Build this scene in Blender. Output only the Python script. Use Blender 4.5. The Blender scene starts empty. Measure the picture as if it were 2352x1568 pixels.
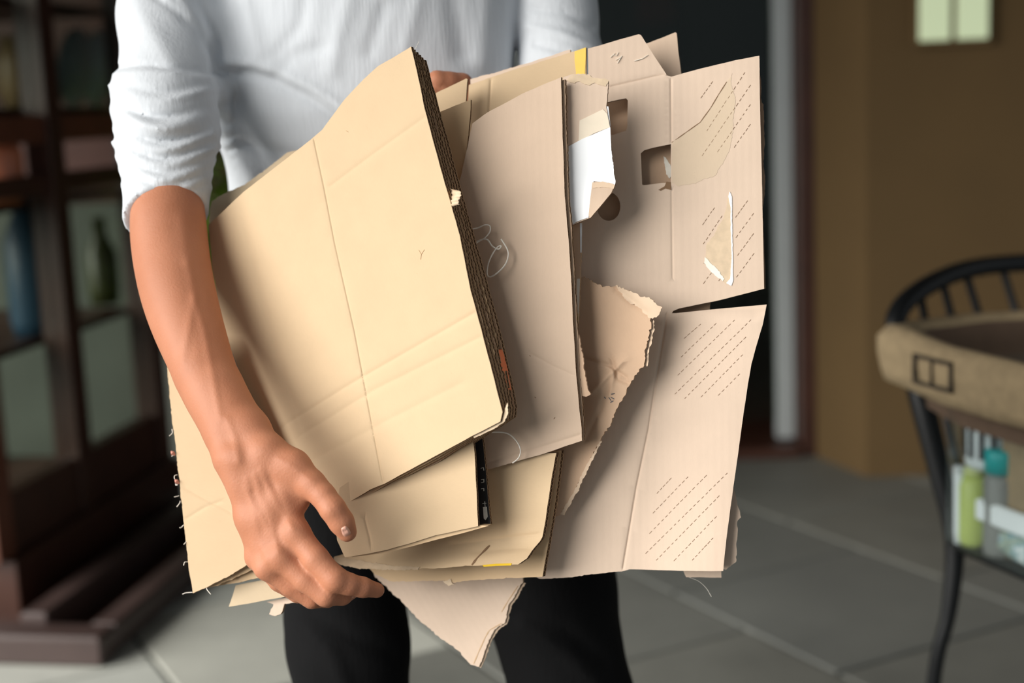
import bpy, math, random
import numpy as np
from mathutils import Vector as V, Matrix, noise
from mathutils.geometry import delaunay_2d_cdt
random.seed(7)
rnd = random.Random(11)
SC = bpy.context.scene
COL = SC.collection

# ------------------------------------------------------------------ camera, world, sun, exposure
PITCH, ROLL, CAMH = math.radians(9.5), 0.042, 1.2
FPX = 50.0 / 36.0 * 2352.0
AX_R = V((math.cos(ROLL), -math.sin(PITCH) * math.sin(ROLL), -math.cos(PITCH) * math.sin(ROLL)))
AX_D = V((-math.sin(ROLL), -math.sin(PITCH) * math.cos(ROLL), -math.cos(PITCH) * math.cos(ROLL)))
AX_F = V((0, math.cos(PITCH), -math.sin(PITCH)))
CAM = V((0, 0, CAMH))
cd = bpy.data.cameras.new('camera')
cam = bpy.data.objects.new('camera', cd)
COL.objects.link(cam)
cd.lens, cd.sensor_width, cd.sensor_fit = 50, 36, 'HORIZONTAL'
M3 = Matrix((AX_R, -AX_D, -AX_F)).transposed()
cam.matrix_world = Matrix.Translation(CAM) @ M3.to_4x4()
cd.dof.use_dof = True
cd.dof.focus_distance = 1.425
cd.dof.aperture_fstop = 2.4
cd.clip_end = 100
SC.camera = cam

SC.view_settings.view_transform = 'Standard'
SC.view_settings.look = 'None'
SC.view_settings.gamma = 1
SC.view_settings.use_curve_mapping = False
SC.view_settings.exposure = 0.14

w = bpy.data.worlds.new('overcast_sky')
SC.world = w
w.use_nodes = True
bgn = w.node_tree.nodes['Background']
bgn.inputs[0].default_value = (0.86, 0.94, 1.0, 1)
bgn.inputs[1].default_value = 0.30

sd = bpy.data.lights.new('hazy_sun', 'SUN')
sun = bpy.data.objects.new('hazy_sun', sd)
COL.objects.link(sun)
sd.energy = 6.9
sd.angle = math.radians(58)
sd.color = (1.0, 0.97, 0.92)
sun.rotation_euler = V((0.78, 0.46, -0.44)).to_track_quat('-Z', 'Y').to_euler()


# ------------------------------------------------------------------ measuring helpers
def ray(x, y):
    return AX_F + AX_R * ((x - 1176) / FPX) + AX_D * ((y - 784) / FPX)


def P(x, y, d):
    return CAM + ray(x, y) * d


def on_z(x, y, z):
    r = ray(x, y)
    return CAM + r * ((z - CAMH) / r.z)


RN, DN, FN, CN = (np.array(t) for t in (AX_R, AX_D, AX_F, CAM))


def proj_np(p):
    q = p - CN
    d = q @ FN
    return 1176 + FPX * (q @ RN) / d, 784 + FPX * (q @ DN) / d, d


def seg_dist(px, py, line):
    best = np.full(px.shape, 1e9)
    for (ax, ay), (bx, by) in zip(line[:-1], line[1:]):
        dx, dy = bx - ax, by - ay
        t = np.clip(((px - ax) * dx + (py - ay) * dy) / (dx * dx + dy * dy + 1e-9), 0, 1)
        best = np.minimum(best, np.hypot(px - ax - t * dx, py - ay - t * dy))
    return best


def sstep(a, b, x):
    t = min(1, max(0, (x - a) / (b - a)))
    return t * t * (3 - 2 * t)


# ------------------------------------------------------------------ materials
def lin(c):
    return tuple(((v / 255) / 12.92 if v / 255 <= 0.04045 else ((v / 255 + 0.055) / 1.055) ** 2.4) for v in c)


class NT:
    def __init__(self, name):
        self.m = bpy.data.materials.new(name)
        self.m.use_nodes = True
        self.t = self.m.node_tree
        self.b = self.t.nodes['Principled BSDF']

    def n(self, typ, **kw):
        nd = self.t.nodes.new(typ)
        for k, v in kw.items():
            if k.startswith('i_'):
                key = k[2:]
                nd.inputs[int(key) if key.isdigit() else key.replace('_', ' ')].default_value = v
            else:
                setattr(nd, k, v)
        return nd

    def l(self, a, b):
        self.t.links.new(a, b)

    def math(self, op, a, b=None):
        nd = self.n('ShaderNodeMath', operation=op)
        for i, v in enumerate((a, b)):
            if v is None:
                continue
            if isinstance(v, (int, float)):
                nd.inputs[i].default_value = v
            else:
                self.l(v, nd.inputs[i])
        return nd.outputs[0]

    def mix(self, f, a, b):
        nd = self.n('ShaderNodeMix', data_type='RGBA')
        for i, v in ((0, f), (6, a), (7, b)):
            if isinstance(v, (int, float)):
                nd.inputs[i].default_value = v
            elif isinstance(v, tuple):
                nd.inputs[i].default_value = v if len(v) == 4 else v + (1,)
            else:
                self.l(v, nd.inputs[i])
        return nd.outputs[2]

    def set(self, col=None, rough=None, **kw):
        if col is not None:
            if isinstance(col, tuple):
                self.b.inputs['Base Color'].default_value = col + (1,) if len(col) == 3 else col
            else:
                self.l(col, self.b.inputs['Base Color'])
        if rough is not None:
            self.b.inputs['Roughness'].default_value = rough
        for k, v in kw.items():
            self.b.inputs[k.replace('_', ' ')].default_value = v
        return self

    def bump(self, h, dist, strength=1.0):
        nd = self.n('ShaderNodeBump')
        nd.inputs['Strength'].default_value = strength
        nd.inputs['Distance'].default_value = dist
        self.l(h, nd.inputs['Height'])
        self.l(nd.outputs[0], self.b.inputs['Normal'])


def plain(name, rgb, rough=0.6, var=0.12, scale=20, coord='Object', bump=0.0, **kw):
    t = NT(name)
    tc = t.n('ShaderNodeTexCoord')
    nz = t.n('ShaderNodeTexNoise', i_Scale=scale, i_Detail=5.0)
    t.l(tc.outputs[coord], nz.inputs['Vector'])
    c0 = tuple(max(0, v * (1 - var)) for v in rgb)
    c1 = tuple(min(1, v * (1 + var)) for v in rgb)
    t.set(t.mix(nz.outputs[0], c0, c1), rough, **kw)
    if bump:
        t.bump(nz.outputs[0], bump)
    return t.m


def kraft(name, rgb, flute=0.5, fleck=0.5):
    """paper liner over corrugation: fibres, faint flute stripes (u runs across the flutes, in metres)"""
    t = NT(name)
    uv = t.n('ShaderNodeUVMap')
    nz = t.n('ShaderNodeTexNoise', i_Scale=26.0, i_Detail=6.0, i_Roughness=0.6)
    t.l(uv.outputs[0], nz.inputs['Vector'])
    mp = t.n('ShaderNodeMapping')
    mp.inputs['Scale'].default_value = (900, 160, 1)
    t.l(uv.outputs[0], mp.inputs[0])
    fb = t.n('ShaderNodeTexNoise', i_Scale=1.0, i_Detail=3.0)
    t.l(mp.outputs[0], fb.inputs['Vector'])
    sx = t.n('ShaderNodeSeparateXYZ')
    t.l(uv.outputs[0], sx.inputs[0])
    wv = t.math('SINE', t.math('MULTIPLY', sx.outputs[0], 2 * math.pi / 0.0078))
    # stripes come and go over the sheet
    mp2 = t.n('ShaderNodeMapping')
    mp2.inputs['Scale'].default_value = (60, 5, 1)
    t.l(uv.outputs[0], mp2.inputs[0])
    st = t.n('ShaderNodeTexNoise', i_Scale=1.0, i_Detail=2.0)
    t.l(mp2.outputs[0], st.inputs['Vector'])
    sp = t.n('ShaderNodeTexNoise', i_Scale=420.0, i_Detail=1.0)
    t.l(uv.outputs[0], sp.inputs['Vector'])
    spk = t.math('GREATER_THAN', sp.outputs[0], 0.76)
    c = t.mix(nz.outputs[0], tuple(v * 0.93 for v in rgb), tuple(min(1, v * 1.07) for v in rgb))
    c = t.mix(t.math('MULTIPLY', fb.outputs[0], 0.22), c, tuple(v * 0.72 for v in rgb))
    c = t.mix(t.math('MULTIPLY', st.outputs[0], 0.11 * flute), c, tuple(min(1, v * 1.3) for v in rgb))
    c = t.mix(t.math('MULTIPLY', spk, 0.35 * fleck), c, tuple(v * 0.6 for v in rgb))
    t.set(c, 0.78, Specular_IOR_Level=0.25)
    h = t.math('ADD', t.math('MULTIPLY', wv, 0.5 * flute), t.math('MULTIPLY', fb.outputs[0], 0.5))
    t.bump(h, 0.00012, 0.6)
    return t.m


def flute_edge(name, dark, light):
    t = NT(name)
    uv = t.n('ShaderNodeUVMap')
    sx = t.n('ShaderNodeSeparateXYZ')
    t.l(uv.outputs[0], sx.inputs[0])
    u, v = sx.outputs[0], sx.outputs[1]
    s = t.math('ADD', t.math('MULTIPLY', t.math('SINE', t.math('MULTIPLY', u, 2 * math.pi / 0.0072)), 0.36), 0.5)
    fl = t.math('LESS_THAN', t.math('ABSOLUTE', t.math('SUBTRACT', v, s)), 0.13)
    ln = t.math('GREATER_THAN', t.math('ABSOLUTE', t.math('SUBTRACT', v, 0.5)), 0.36)
    nz = t.n('ShaderNodeTexNoise', i_Scale=500.0, i_Detail=2.0)
    t.l(uv.outputs[0], nz.inputs['Vector'])
    k = t.math('MULTIPLY', t.math('MAXIMUM', t.math('MULTIPLY', fl, 0.62), ln), t.math('ADD', nz.outputs[0], 0.25))
    t.set(t.mix(k, dark, light), 0.9, Specular_IOR_Level=0.1)
    return t.m


TAN = kraft('kraft_tan', (0.60, 0.445, 0.280), 0.35)
TAN2 = kraft('kraft_tan_deep', (0.60, 0.43, 0.26), 0.6)
PINK = kraft('kraft_rose', (0.575, 0.435, 0.325), 0.7)
PINK2 = kraft('kraft_pale_rose', (0.635, 0.495, 0.385), 0.8)
BROWN = kraft('kraft_brown', (0.56, 0.385, 0.26), 0.5)
GREYT = kraft('kraft_grey_tan', (0.58, 0.46, 0.31), 0.3)
BACKM = kraft('kraft_back', (0.50, 0.34, 0.21), 0.5)
PLY = kraft('torn_ply', (0.66, 0.50, 0.36), 0.2, 1.0)
PEEL = kraft('peeled_ply', (0.605, 0.478, 0.348), 0.2, 1.2)
EDGE = flute_edge('corrugated_edge', (0.06, 0.033, 0.017), (0.56, 0.37, 0.22))
EDGE_L = flute_edge('corrugated_edge_pale', (0.28, 0.18, 0.10), (0.66, 0.49, 0.32))
BLACKP = plain('black_print', (0.012, 0.012, 0.013), 0.5)
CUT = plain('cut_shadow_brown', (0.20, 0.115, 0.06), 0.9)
CREASE = plain('crease_brown', (0.50, 0.33, 0.18), 0.9)
WHITE = plain('white_paper', (0.86, 0.88, 0.90), 0.5, 0.04)
TAPEM = plain('clear_tape_film', (0.78, 0.68, 0.54), 0.25, 0.08, 60)
GLUEW = plain('glue_residue', (0.80, 0.76, 0.66), 0.45, 0.2, 90)
GLUET = plain('glue_fibres', (0.60, 0.46, 0.31), 0.6, 0.25, 120)
YELLOW = plain('yellow_tape', (0.70, 0.46, 0.03), 0.4, 0.1, 80)
ORANGE = plain('orange_print', (0.75, 0.16, 0.04), 0.5, 0.2, 60)
THREADW = plain('white_thread', (0.75, 0.70, 0.62), 0.8)
INKG = plain('grey_ink', (0.08, 0.085, 0.10), 0.8)


# ------------------------------------------------------------------ object helpers
WLOC = {}


def world_loc(o):
    return WLOC.get(o.name, V((0, 0, 0)))


def tag(o, label=None, cat=None, group=None, kind=None):
    for k, v in (('label', label), ('category', cat), ('group', group), ('kind', kind)):
        if v:
            o[k] = v
    return o


def thing(name, loc, label, cat, group=None):
    o = bpy.data.objects.new(name, None)
    COL.objects.link(o)
    o.empty_display_size = 0.05
    o.location = loc
    WLOC[o.name] = V(loc)
    return tag(o, label, cat, group)


def mesh(name, verts, faces, mats, parent=None, fmat=None, uvs=None, smooth=True, sharp=None, loc=None):
    vs = [V(v) for v in verts]
    if loc is None:
        c = V((0, 0, 0))
        for v in vs:
            c += v
        c /= max(1, len(vs))
    else:
        c = V(loc)
    me = bpy.data.meshes.new(name)
    me.from_pydata([v - c for v in vs], [], faces)
    for m in (mats if isinstance(mats, (list, tuple)) else [mats]):
        me.materials.append(m)
    if fmat is not None:
        me.polygons.foreach_set('material_index', fmat)
    if smooth:
        me.polygons.foreach_set('use_smooth', [True] * len(me.polygons))
    if uvs is not None:
        ul = me.uv_layers.new(name='UVMap')
        ul.data.foreach_set('uv', [x for uv in uvs for x in uv])
    if sharp:
        at = me.attributes.new('sharp_edge', 'BOOLEAN', 'EDGE')
        at.data.foreach_set('value', [tuple(sorted(e.vertices)) in sharp for e in me.edges])
    me.update()
    o = bpy.data.objects.new(name, me)
    COL.objects.link(o)
    WLOC[o.name] = c
    if parent is not None:
        o.parent = parent
        o.location = c - world_loc(parent)
    else:
        o.location = c
    return o


class MB:
    """collects simple solids into one mesh"""
    def __init__(s):
        s.v, s.f, s.uv = [], [], []

    def box(s, c, sx, sy, sz, rz=0.0, bev=0.0, R=None):
        b = len(s.v)
        Mx = R if R is not None else Matrix.Rotation(rz, 3, 'Z')
        c = V(c)
        if bev <= 0:
            for dz in (-1, 1):
                for dx, dy in ((-1, -1), (1, -1), (1, 1), (-1, 1)):
                    s.v.append(c + Mx @ V((dx * sx / 2, dy * sy / 2, dz * sz / 2)))
            s.f += [(b, b + 3, b + 2, b + 1), (b + 4, b + 5, b + 6, b + 7)]
            s.f += [(b + i, b + (i + 1) % 4, b + 4 + (i + 1) % 4, b + 4 + i) for i in range(4)]
        else:
            rings = [(-sz / 2, bev), (-sz / 2 + bev, 0), (sz / 2 - bev, 0), (sz / 2, bev)]
            for z, ins in rings:
                for dx, dy in ((-1, -1), (1, -1), (1, 1), (-1, 1)):
                    hx, hy = sx / 2 - ins, sy / 2 - ins
                    cc = bev * 0.6 if ins == 0 else bev * 0.3
                    if dx * dy > 0:
                        q = [(hx - 0, hy - cc), (hx - cc, hy)]
                    else:
                        q = [(hx - cc, hy), (hx, hy - cc)]
                    for (ex, ey) in q:
                        s.v.append(c + Mx @ V((dx * ex, dy * ey, z)))
            n = 8
            s.f.append(tuple(b + i for i in reversed(range(n))))
            s.f.append(tuple(b + 3 * n + i for i in range(n)))
            for r in range(3):
                for i in range(n):
                    s.f.append((b + r * n + i, b + r * n + (i + 1) % n, b + (r + 1) * n + (i + 1) % n, b + (r + 1) * n + i))
        return s

    def tube(s, pts, r, n=10, closed=False, cap=True):
        pts = [V(p) for p in pts]
        rs = r if isinstance(r, (list, tuple)) else [r] * len(pts)
        b = len(s.v)
        up = None
        for i, p in enumerate(pts):
            t = (pts[min(i + 1, len(pts) - 1)] - pts[max(i - 1, 0)]).normalized()
            if closed:
                t = (pts[(i + 1) % len(pts)] - pts[i - 1]).normalized()
            if up is None:
                up = t.orthogonal().normalized()
            up = (up - t * up.dot(t)).normalized()
            sd_ = t.cross(up)
            for k in range(n):
                a = 2 * math.pi * k / n
                s.v.append(p + (up * math.cos(a) + sd_ * math.sin(a)) * rs[i])
        m = len(pts)
        for i in range(m if closed else m - 1):
            j = (i + 1) % m
            for k in range(n):
                s.f.append((b + i * n + k, b + i * n + (k + 1) % n, b + j * n + (k + 1) % n, b + j * n + k))
        if cap and not closed:
            s.f.append(tuple(b + k for k in reversed(range(n))))
            s.f.append(tuple(b + (m - 1) * n + k for k in range(n)))
        return s

    def lathe(s, base, prof, n=20, R=None):
        base = V(base)
        b = len(s.v)
        for (r, z) in prof:
            for k in range(n):
                a = 2 * math.pi * k / n
                q = V((r * math.cos(a), r * math.sin(a), z))
                s.v.append(base + (R @ q if R is not None else q))
        for i in range(len(prof) - 1):
            for k in range(n):
                s.f.append((b + i * n + k, b + i * n + (k + 1) % n, b + (i + 1) * n + (k + 1) % n, b + (i + 1) * n + k))
        s.f.append(tuple(b + k for k in reversed(range(n))))
        s.f.append(tuple(b + (len(prof) - 1) * n + k for k in range(n)))
        return s

    def build(s, name, mat, parent=None, smooth=False, loc=None):
        return mesh(name, s.v, s.f, mat, parent, smooth=smooth, loc=loc)


def catmull(pts, n=8):
    pts = [V(p) for p in pts]
    out = []
    for i in range(len(pts) - 1):
        p0, p1, p2, p3 = pts[max(i - 1, 0)], pts[i], pts[i + 1], pts[min(i + 2, len(pts) - 1)]
        for k in range(n):
            t = k / n
            out.append(0.5 * ((2 * p1) + (p2 - p0) * t + (2 * p0 - 5 * p1 + 4 * p2 - p3) * t * t + (3 * p1 - p0 - 3 * p2 + p3) * t ** 3))
    out.append(pts[-1])
    return out


# ------------------------------------------------------------------ cardboard sheets
def inside(px, py, loops):
    c = np.zeros(px.shape, bool)
    for lp in loops:
        n = len(lp)
        for i in range(n):
            x0, y0 = lp[i]
            x1, y1 = lp[(i + 1) % n]
            if y0 == y1:
                continue
            k = ((y0 > py) != (y1 > py)) & (px < (x1 - x0) * (py - y0) / (y1 - y0) + x0)
            c ^= k
    return c


def subdivide(loop, step, wob, torn=(), tamp=5.0, seed=0):
    r = random.Random(seed)
    out = []
    n = len(loop)
    for i in range(n):
        (x0, y0), (x1, y1) = loop[i], loop[(i + 1) % n]
        L = math.hypot(x1 - x0, y1 - y0)
        k = max(1, int(L / (step * (0.6 if i in torn else 1))))
        nx, ny = -(y1 - y0) / max(L, 1e-6), (x1 - x0) / max(L, 1e-6)
        for j in range(k):
            t = j / k
            x, y = x0 + (x1 - x0) * t, y0 + (y1 - y0) * t
            a = 0.0
            if i in torn:
                a = tamp * (noise.noise(V((x / 34.0, y / 34.0, seed))) * 0.9 + noise.noise(V((x / 8.0, y / 8.0, seed))) * 0.4 + 0.38 * r.uniform(-1, 1))
            else:
                a = wob * noise.noise(V((x / 30.0, y / 30.0, seed + 3.3)))
            if j == 0:
                a *= 0.3
            out.append((x + nx * a, y + ny * a))
    return out


class Sheet:
    """a piece of board on a tilted plane; its outline is measured, its depth comes from three points"""
    count = 0

    def __init__(s, anchors, bend=None, rot=0.0, ripple=0.0012):
        a, b, c = (P(*t) for t in anchors)
        s.n = (b - a).cross(c - a).normalized()
        if s.n.dot(AX_F) > 0:
            s.n = -s.n
        s.o = a
        s.bend = bend
        s.u = (AX_R - s.n * AX_R.dot(s.n)).normalized()
        s.v = s.n.cross(s.u)
        s.rot = rot
        s.rip = ripple
        Sheet.count += 1
        s.id = Sheet.count
        s.creases = []

    def depth(s, x, y):
        r = ray(x, y)
        t = (s.o - CAM).dot(s.n) / r.dot(s.n)
        if s.bend:
            t -= s.bend(x, y)
        if s.rip:
            t -= s.rip * noise.noise(V((x / 170.0, y / 170.0, s.id * 1.7)))
        for line, wd, dp in s.creases:
            dd = 1e9
            for (ax, ay), (bx, by) in zip(line[:-1], line[1:]):
                dx, dy = bx - ax, by - ay
                q = max(0, min(1, ((x - ax) * dx + (y - ay) * dy) / (dx * dx + dy * dy)))
                dd = min(dd, math.hypot(x - ax - q * dx, y - ay - q * dy))
            t += dp * math.exp(-(dd / wd) ** 2)
        return t

    def pt(s, x, y, off=0.0):
        return CAM + ray(x, y) * s.depth(x, y) + s.n * off

    def uvof(s, p):
        q = p - s.o
        a, b = q.dot(s.u), q.dot(s.v)
        c, si = math.cos(s.rot), math.sin(s.rot)
        return (a * c + b * si, -a * si + b * c)

    def build(s, name, poly, mats, parent=None, thick=0.0042, front=0.0, holes=(), torn=(), tamp=5.0, step=9.0,
              grid=16.0, wob=0.8):
        face, edge, back = mats
        loops = [subdivide(poly, step, wob, torn, tamp, s.id)] + [subdivide(h, 5.0, 0.2, (), 0, s.id) for h in holes]
        pts, edges = [], []
        for lp in loops:
            b = len(pts)
            pts += lp
            edges += [(b + i, b + (i + 1) % len(lp)) for i in range(len(lp))]
        nb = len(pts)
        B = np.array(pts)
        x0, y0 = B.min(0)
        x1, y1 = B.max(0)
        gx, gy = np.meshgrid(np.arange(x0 + grid / 2, x1, grid), np.arange(y0 + grid / 2, y1, grid))
        gx, gy = gx.ravel().copy(), gy.ravel().copy()
        extra = []
        for line, wd, dp in s.creases:
            for (ax, ay), (bx, by) in zip(line[:-1], line[1:]):
                L = math.hypot(bx - ax, by - ay)
                nx, ny = -(by - ay) / L, (bx - ax) / L
                for k in range(int(L / 6) + 1):
                    t = k * 6 / L
                    for o_ in (-2.2, -1.1, -0.5, 0, 0.5, 1.1, 2.2):
                        extra.append((ax + (bx - ax) * t + nx * o_ * wd, ay + (by - ay) * t + ny * o_ * wd))
        if extra:
            ex = np.array(extra)
            if len(s.creases):
                keep = np.ones(len(gx), bool)
                for line, wd, dp in s.creases:
                    keep &= seg_dist(gx, gy, line) > 2.6 * wd
                gx, gy = gx[keep], gy[keep]
            gx = np.concatenate([gx, ex[:, 0]])
            gy = np.concatenate([gy, ex[:, 1]])
        if len(gx):
            ok = inside(gx, gy, loops)
            md = np.full(gx.shape, 1e9)
            for lp in loops:
                md = np.minimum(md, seg_dist(gx, gy, lp + [lp[0]]))
            ok &= md > 3.2
            pts += list(zip(gx[ok], gy[ok]))
        rv, re, rf, ov, oe, of = delaunay_2d_cdt([V(p) for p in pts], edges, [], 0, 1e-5)
        rv = np.array([tuple(p) for p in rv])
        tri = np.array([f for f in rf])
        cen = rv[tri].mean(1)
        tri = tri[inside(cen[:, 0], cen[:, 1], loops)]
        # keep used vertices
        used = np.unique(tri)
        mp = -np.ones(len(rv), int)
        mp[used] = np.arange(len(used))
        tri = mp[tri]
        rv = rv[used]
        A = rv[tri]
        ar = (A[:, 1, 0] - A[:, 0, 0]) * (A[:, 2, 1] - A[:, 0, 1]) - (A[:, 1, 1] - A[:, 0, 1]) * (A[:, 2, 0] - A[:, 0, 0])
        tri[ar > 0] = tri[ar > 0][:, ::-1]   # face the camera (image y runs down)
        nv = len(rv)
        fv = [s.pt(x, y, front) for x, y in rv]
        bv = [p - s.n * thick for p in fv]
        faces = [tuple(t) for t in tri.tolist()]
        # boundary edges
        ec = {}
        for t in faces:
            for i in range(3):
                e = (t[i], t[(i + 1) % 3])
                ec[e] = ec.get(e, 0) + 1
        bd = [e for e in ec if (e[1], e[0]) not in ec]
        uvv = [s.uvof(p) for p in fv]
        uvs, fm = [], []
        allf = []
        for t in faces:
            allf.append(t)
            uvs += [uvv[i] for i in t]
            fm.append(0)
        for t in faces:
            r_ = (t[2] + nv, t[1] + nv, t[0] + nv)
            allf.append(r_)
            uvs += [uvv[i - nv] for i in r_]
            fm.append(2)
        sharp = set()
        nxt = {e[0]: e[1] for e in bd}
        arc, seen = {}, set()
        for st in list(nxt):
            if st in seen:
                continue
            a, L = st, 0.0
            while a not in seen:
                seen.add(a)
                arc[a] = L
                L += (fv[nxt[a]] - fv[a]).length
                a = nxt[a]
                if a not in nxt:
                    break
        for a, b in bd:
            allf.append((b, a, a + nv, b + nv))
            ua = arc.get(a, 0)
            ub = ua + (fv[b] - fv[a]).length
            uvs += [(ub, 0), (ua, 0), (ua, 1), (ub, 1)]
            fm.append(1)
            sharp.add(tuple(sorted((a, b))))
            sharp.add(tuple(sorted((a + nv, b + nv))))
        return mesh(name, fv + bv, allf, [face, edge, back], parent, fm, uvs, True, sharp)

    def patch(s, name, poly, mat, parent, off=0.0004, thick=0.0003, torn=(), tamp=4.0, grid=12.0, step=6.0, kind=None, label=None):
        o = s.build(name, poly, (mat, mat, mat), parent, thick, off, (), torn, tamp, step, grid, 0.3)
        return tag(o, label, None, None, kind)

    def strokes(s, name, segs, mat, parent, wpx=1.6, off=0.0004, kind='stuff'):
        vs, fs = [], []
        for (ax, ay), (bx, by) in segs:
            L = math.hypot(bx - ax, by - ay) or 1
            n = max(1, int(L / 8))
            nx, ny = -(by - ay) / L * wpx / 2, (bx - ax) / L * wpx / 2
            b = len(vs)
            for i in range(n + 1):
                t = i / n
                tw = 0.45 + 0.55 * math.sin(math.pi * min(1, max(0, t * 0.9 + 0.05)))
                x, y = ax + (bx - ax) * t, ay + (by - ay) * t
                for sg in (-1, 1):
                    vs.append(s.pt(x + sg * nx * tw, y + sg * ny * tw, off))
                for sg in (-1, 1):
                    vs.append(s.pt(x + sg * nx * tw, y + sg * ny * tw, off - 0.0008))
            for i in range(n):
                q = b + i * 4
                fs += [(q, q + 1, q + 5, q + 4), (q + 1, q + 3, q + 7, q + 5), (q + 2, q, q + 4, q + 6)]
        return tag(mesh(name, vs, fs, mat, parent, smooth=False), None, None, None, kind)


def poly_segs(line):
    return list(zip(line[:-1], line[1:]))


def dashes(rows, period=13.0, dl=7.5, jit=1.0):
    out = []
    for (ax, ay), (bx, by) in rows:
        L = math.hypot(bx - ax, by - ay)
        n = max(1, int(round(L / period)))
        ux, uy = (bx - ax) / L, (by - ay) / L
        for i in range(n + 1):
            t = i * (L - dl) / max(1, n)
            l2 = dl * rnd.uniform(0.75, 1.15)
            jx = rnd.uniform(-jit, jit) * 0.3
            out.append(((ax + ux * t + jx, ay + uy * t), (ax + ux * (t + l2) + jx, ay + uy * (t + l2))))
    return out


def lerp_poly(a, b, t):
    return [(x0 + (x1 - x0) * t, y0 + (y1 - y0) * t) for (x0, y0), (x1, y1) in zip(a, b)]


# ------------------------------------------------------------------ the setting
def on_y(x, y, Y):
    r = ray(x, y)
    return CAM + r * (Y / r.y)


FLOORB = plain('grout', (0.10, 0.10, 0.09), 0.9, 0.2, 3)


def slate(name, k):
    t = NT(name)
    oi = t.n('ShaderNodeObjectInfo')
    tc = t.n('ShaderNodeTexCoord')
    geo = t.n('ShaderNodeNewGeometry')
    n1 = t.n('ShaderNodeTexNoise', i_Scale=2.2, i_Detail=6.0, i_Roughness=0.6)
    t.l(geo.outputs['Position'], n1.inputs['Vector'])
    c = t.mix(n1.outputs[0], tuple(v * k for v in (0.10, 0.10, 0.088)), tuple(v * k for v in (0.27, 0.27, 0.235)))
    c = t.mix(t.math('MULTIPLY', oi.outputs['Random'], 0.45), c, tuple(v * k for v in (0.15, 0.165, 0.165)))
    t.set(c, 0.55)
    t.bump(n1.outputs[0], 0.01, 0.4)
    return t.m


SLATE = slate('slate_tile', 1.0)
SUN_TILE = slate('painted_sun_tile', 2.6)  # slate colour brightened to paint in sunlight on the left floor
OCHRE = plain('ochre_plaster', (0.112, 0.066, 0.022), 0.85, 0.12, 4, bump=0.002)
DARKW = plain('dark_wood', (0.055, 0.021, 0.013), 0.4, 0.35, 9)
REDW = plain('red_brown_wood', (0.13, 0.042, 0.022), 0.42, 0.3, 9)
BASEW = plain('worn_dark_wood', (0.055, 0.034, 0.030), 0.42, 0.3, 9)
ALU = plain('grey_aluminium', (0.50, 0.53, 0.53), 0.4, 0.05, Metallic=0.3)
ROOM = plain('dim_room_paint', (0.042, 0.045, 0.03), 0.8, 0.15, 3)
SHADE_CEIL = plain('unseen_shade_ceiling', (0.10, 0.075, 0.055), 0.8)


def glassy(name, tint, mixf, rough=0.05):
    t = NT(name)
    out = t.t.nodes['Material Output']
    tr = t.n('ShaderNodeBsdfTransparent')
    tr.inputs[0].default_value = tint + (1,)
    gl = t.n('ShaderNodeBsdfGlossy')
    gl.inputs[0].default_value = (0.9, 0.95, 0.95, 1)
    gl.inputs['Roughness'].default_value = rough
    mx = t.n('ShaderNodeMixShader')
    mx.inputs[0].default_value = mixf
    t.l(tr.outputs[0], mx.inputs[1])
    t.l(gl.outputs[0], mx.inputs[2])
    t.l(mx.outputs[0], out.inputs[0])
    return t.m


GLASS = glassy('window_glass', (0.80, 0.84, 0.78), 0.022)
CABGLASS = glassy('cabinet_glass', (0.70, 0.74, 0.70), 0.05, 0.12)
FILM = glassy('clear_plastic', (0.95, 0.98, 0.98), 0.06, 0.2)

fl = tag(MB().box((0, 1.5, -0.06), 14, 15, 0.1).build('floor', FLOORB), None, None, None, 'structure')
ang = math.radians(28)
TS = 0.60
first = pale = first_mesh = None
for i in range(-8, 9):
    for j in range(-8, 12):
        cx = 0.1 + (i * TS) * math.cos(ang) - (j * TS + (0.3 if i % 2 else 0)) * math.sin(ang)
        cy = 3.2 + (i * TS) * math.sin(ang) + (j * TS + (0.3 if i % 2 else 0)) * math.cos(ang)
        if not (-2.3 < cx < 2.6 and 1.9 < cy < 5.2) or (cx < -0.3 and cy > 4.6):
            continue
        if first is None:
            first = MB().box((0, 0, 0), TS - 0.012, TS - 0.012, 0.02, 0, 0.003).build('tile', SLATE, fl)
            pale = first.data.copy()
            pale.materials[0] = SUN_TILE
            o = first
        else:
            o = first.copy()
            COL.objects.link(o)
        first_mesh = first_mesh or o.data
        o.data = pale if cx < -0.42 else first_mesh  # tiles on the left carry the painted sunlight
        o.location = V((cx, cy, -0.01 + rnd.uniform(-0.0008, 0.0))) - world_loc(fl)
        o.rotation_euler.z = ang


def prism(name, pts, z0, z1, mat, parent=None, kind='structure'):
    n = len(pts)
    vs = [V((x, y, z0)) for x, y in pts] + [V((x, y, z1)) for x, y in pts]
    fs = [tuple(reversed(range(n))), tuple(range(n, 2 * n))] + [(i, (i + 1) % n, n + (i + 1) % n, n + i) for i in range(n)]
    return tag(mesh(name, vs, fs, mat, parent, smooth=False), None, None, None, kind)


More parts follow.
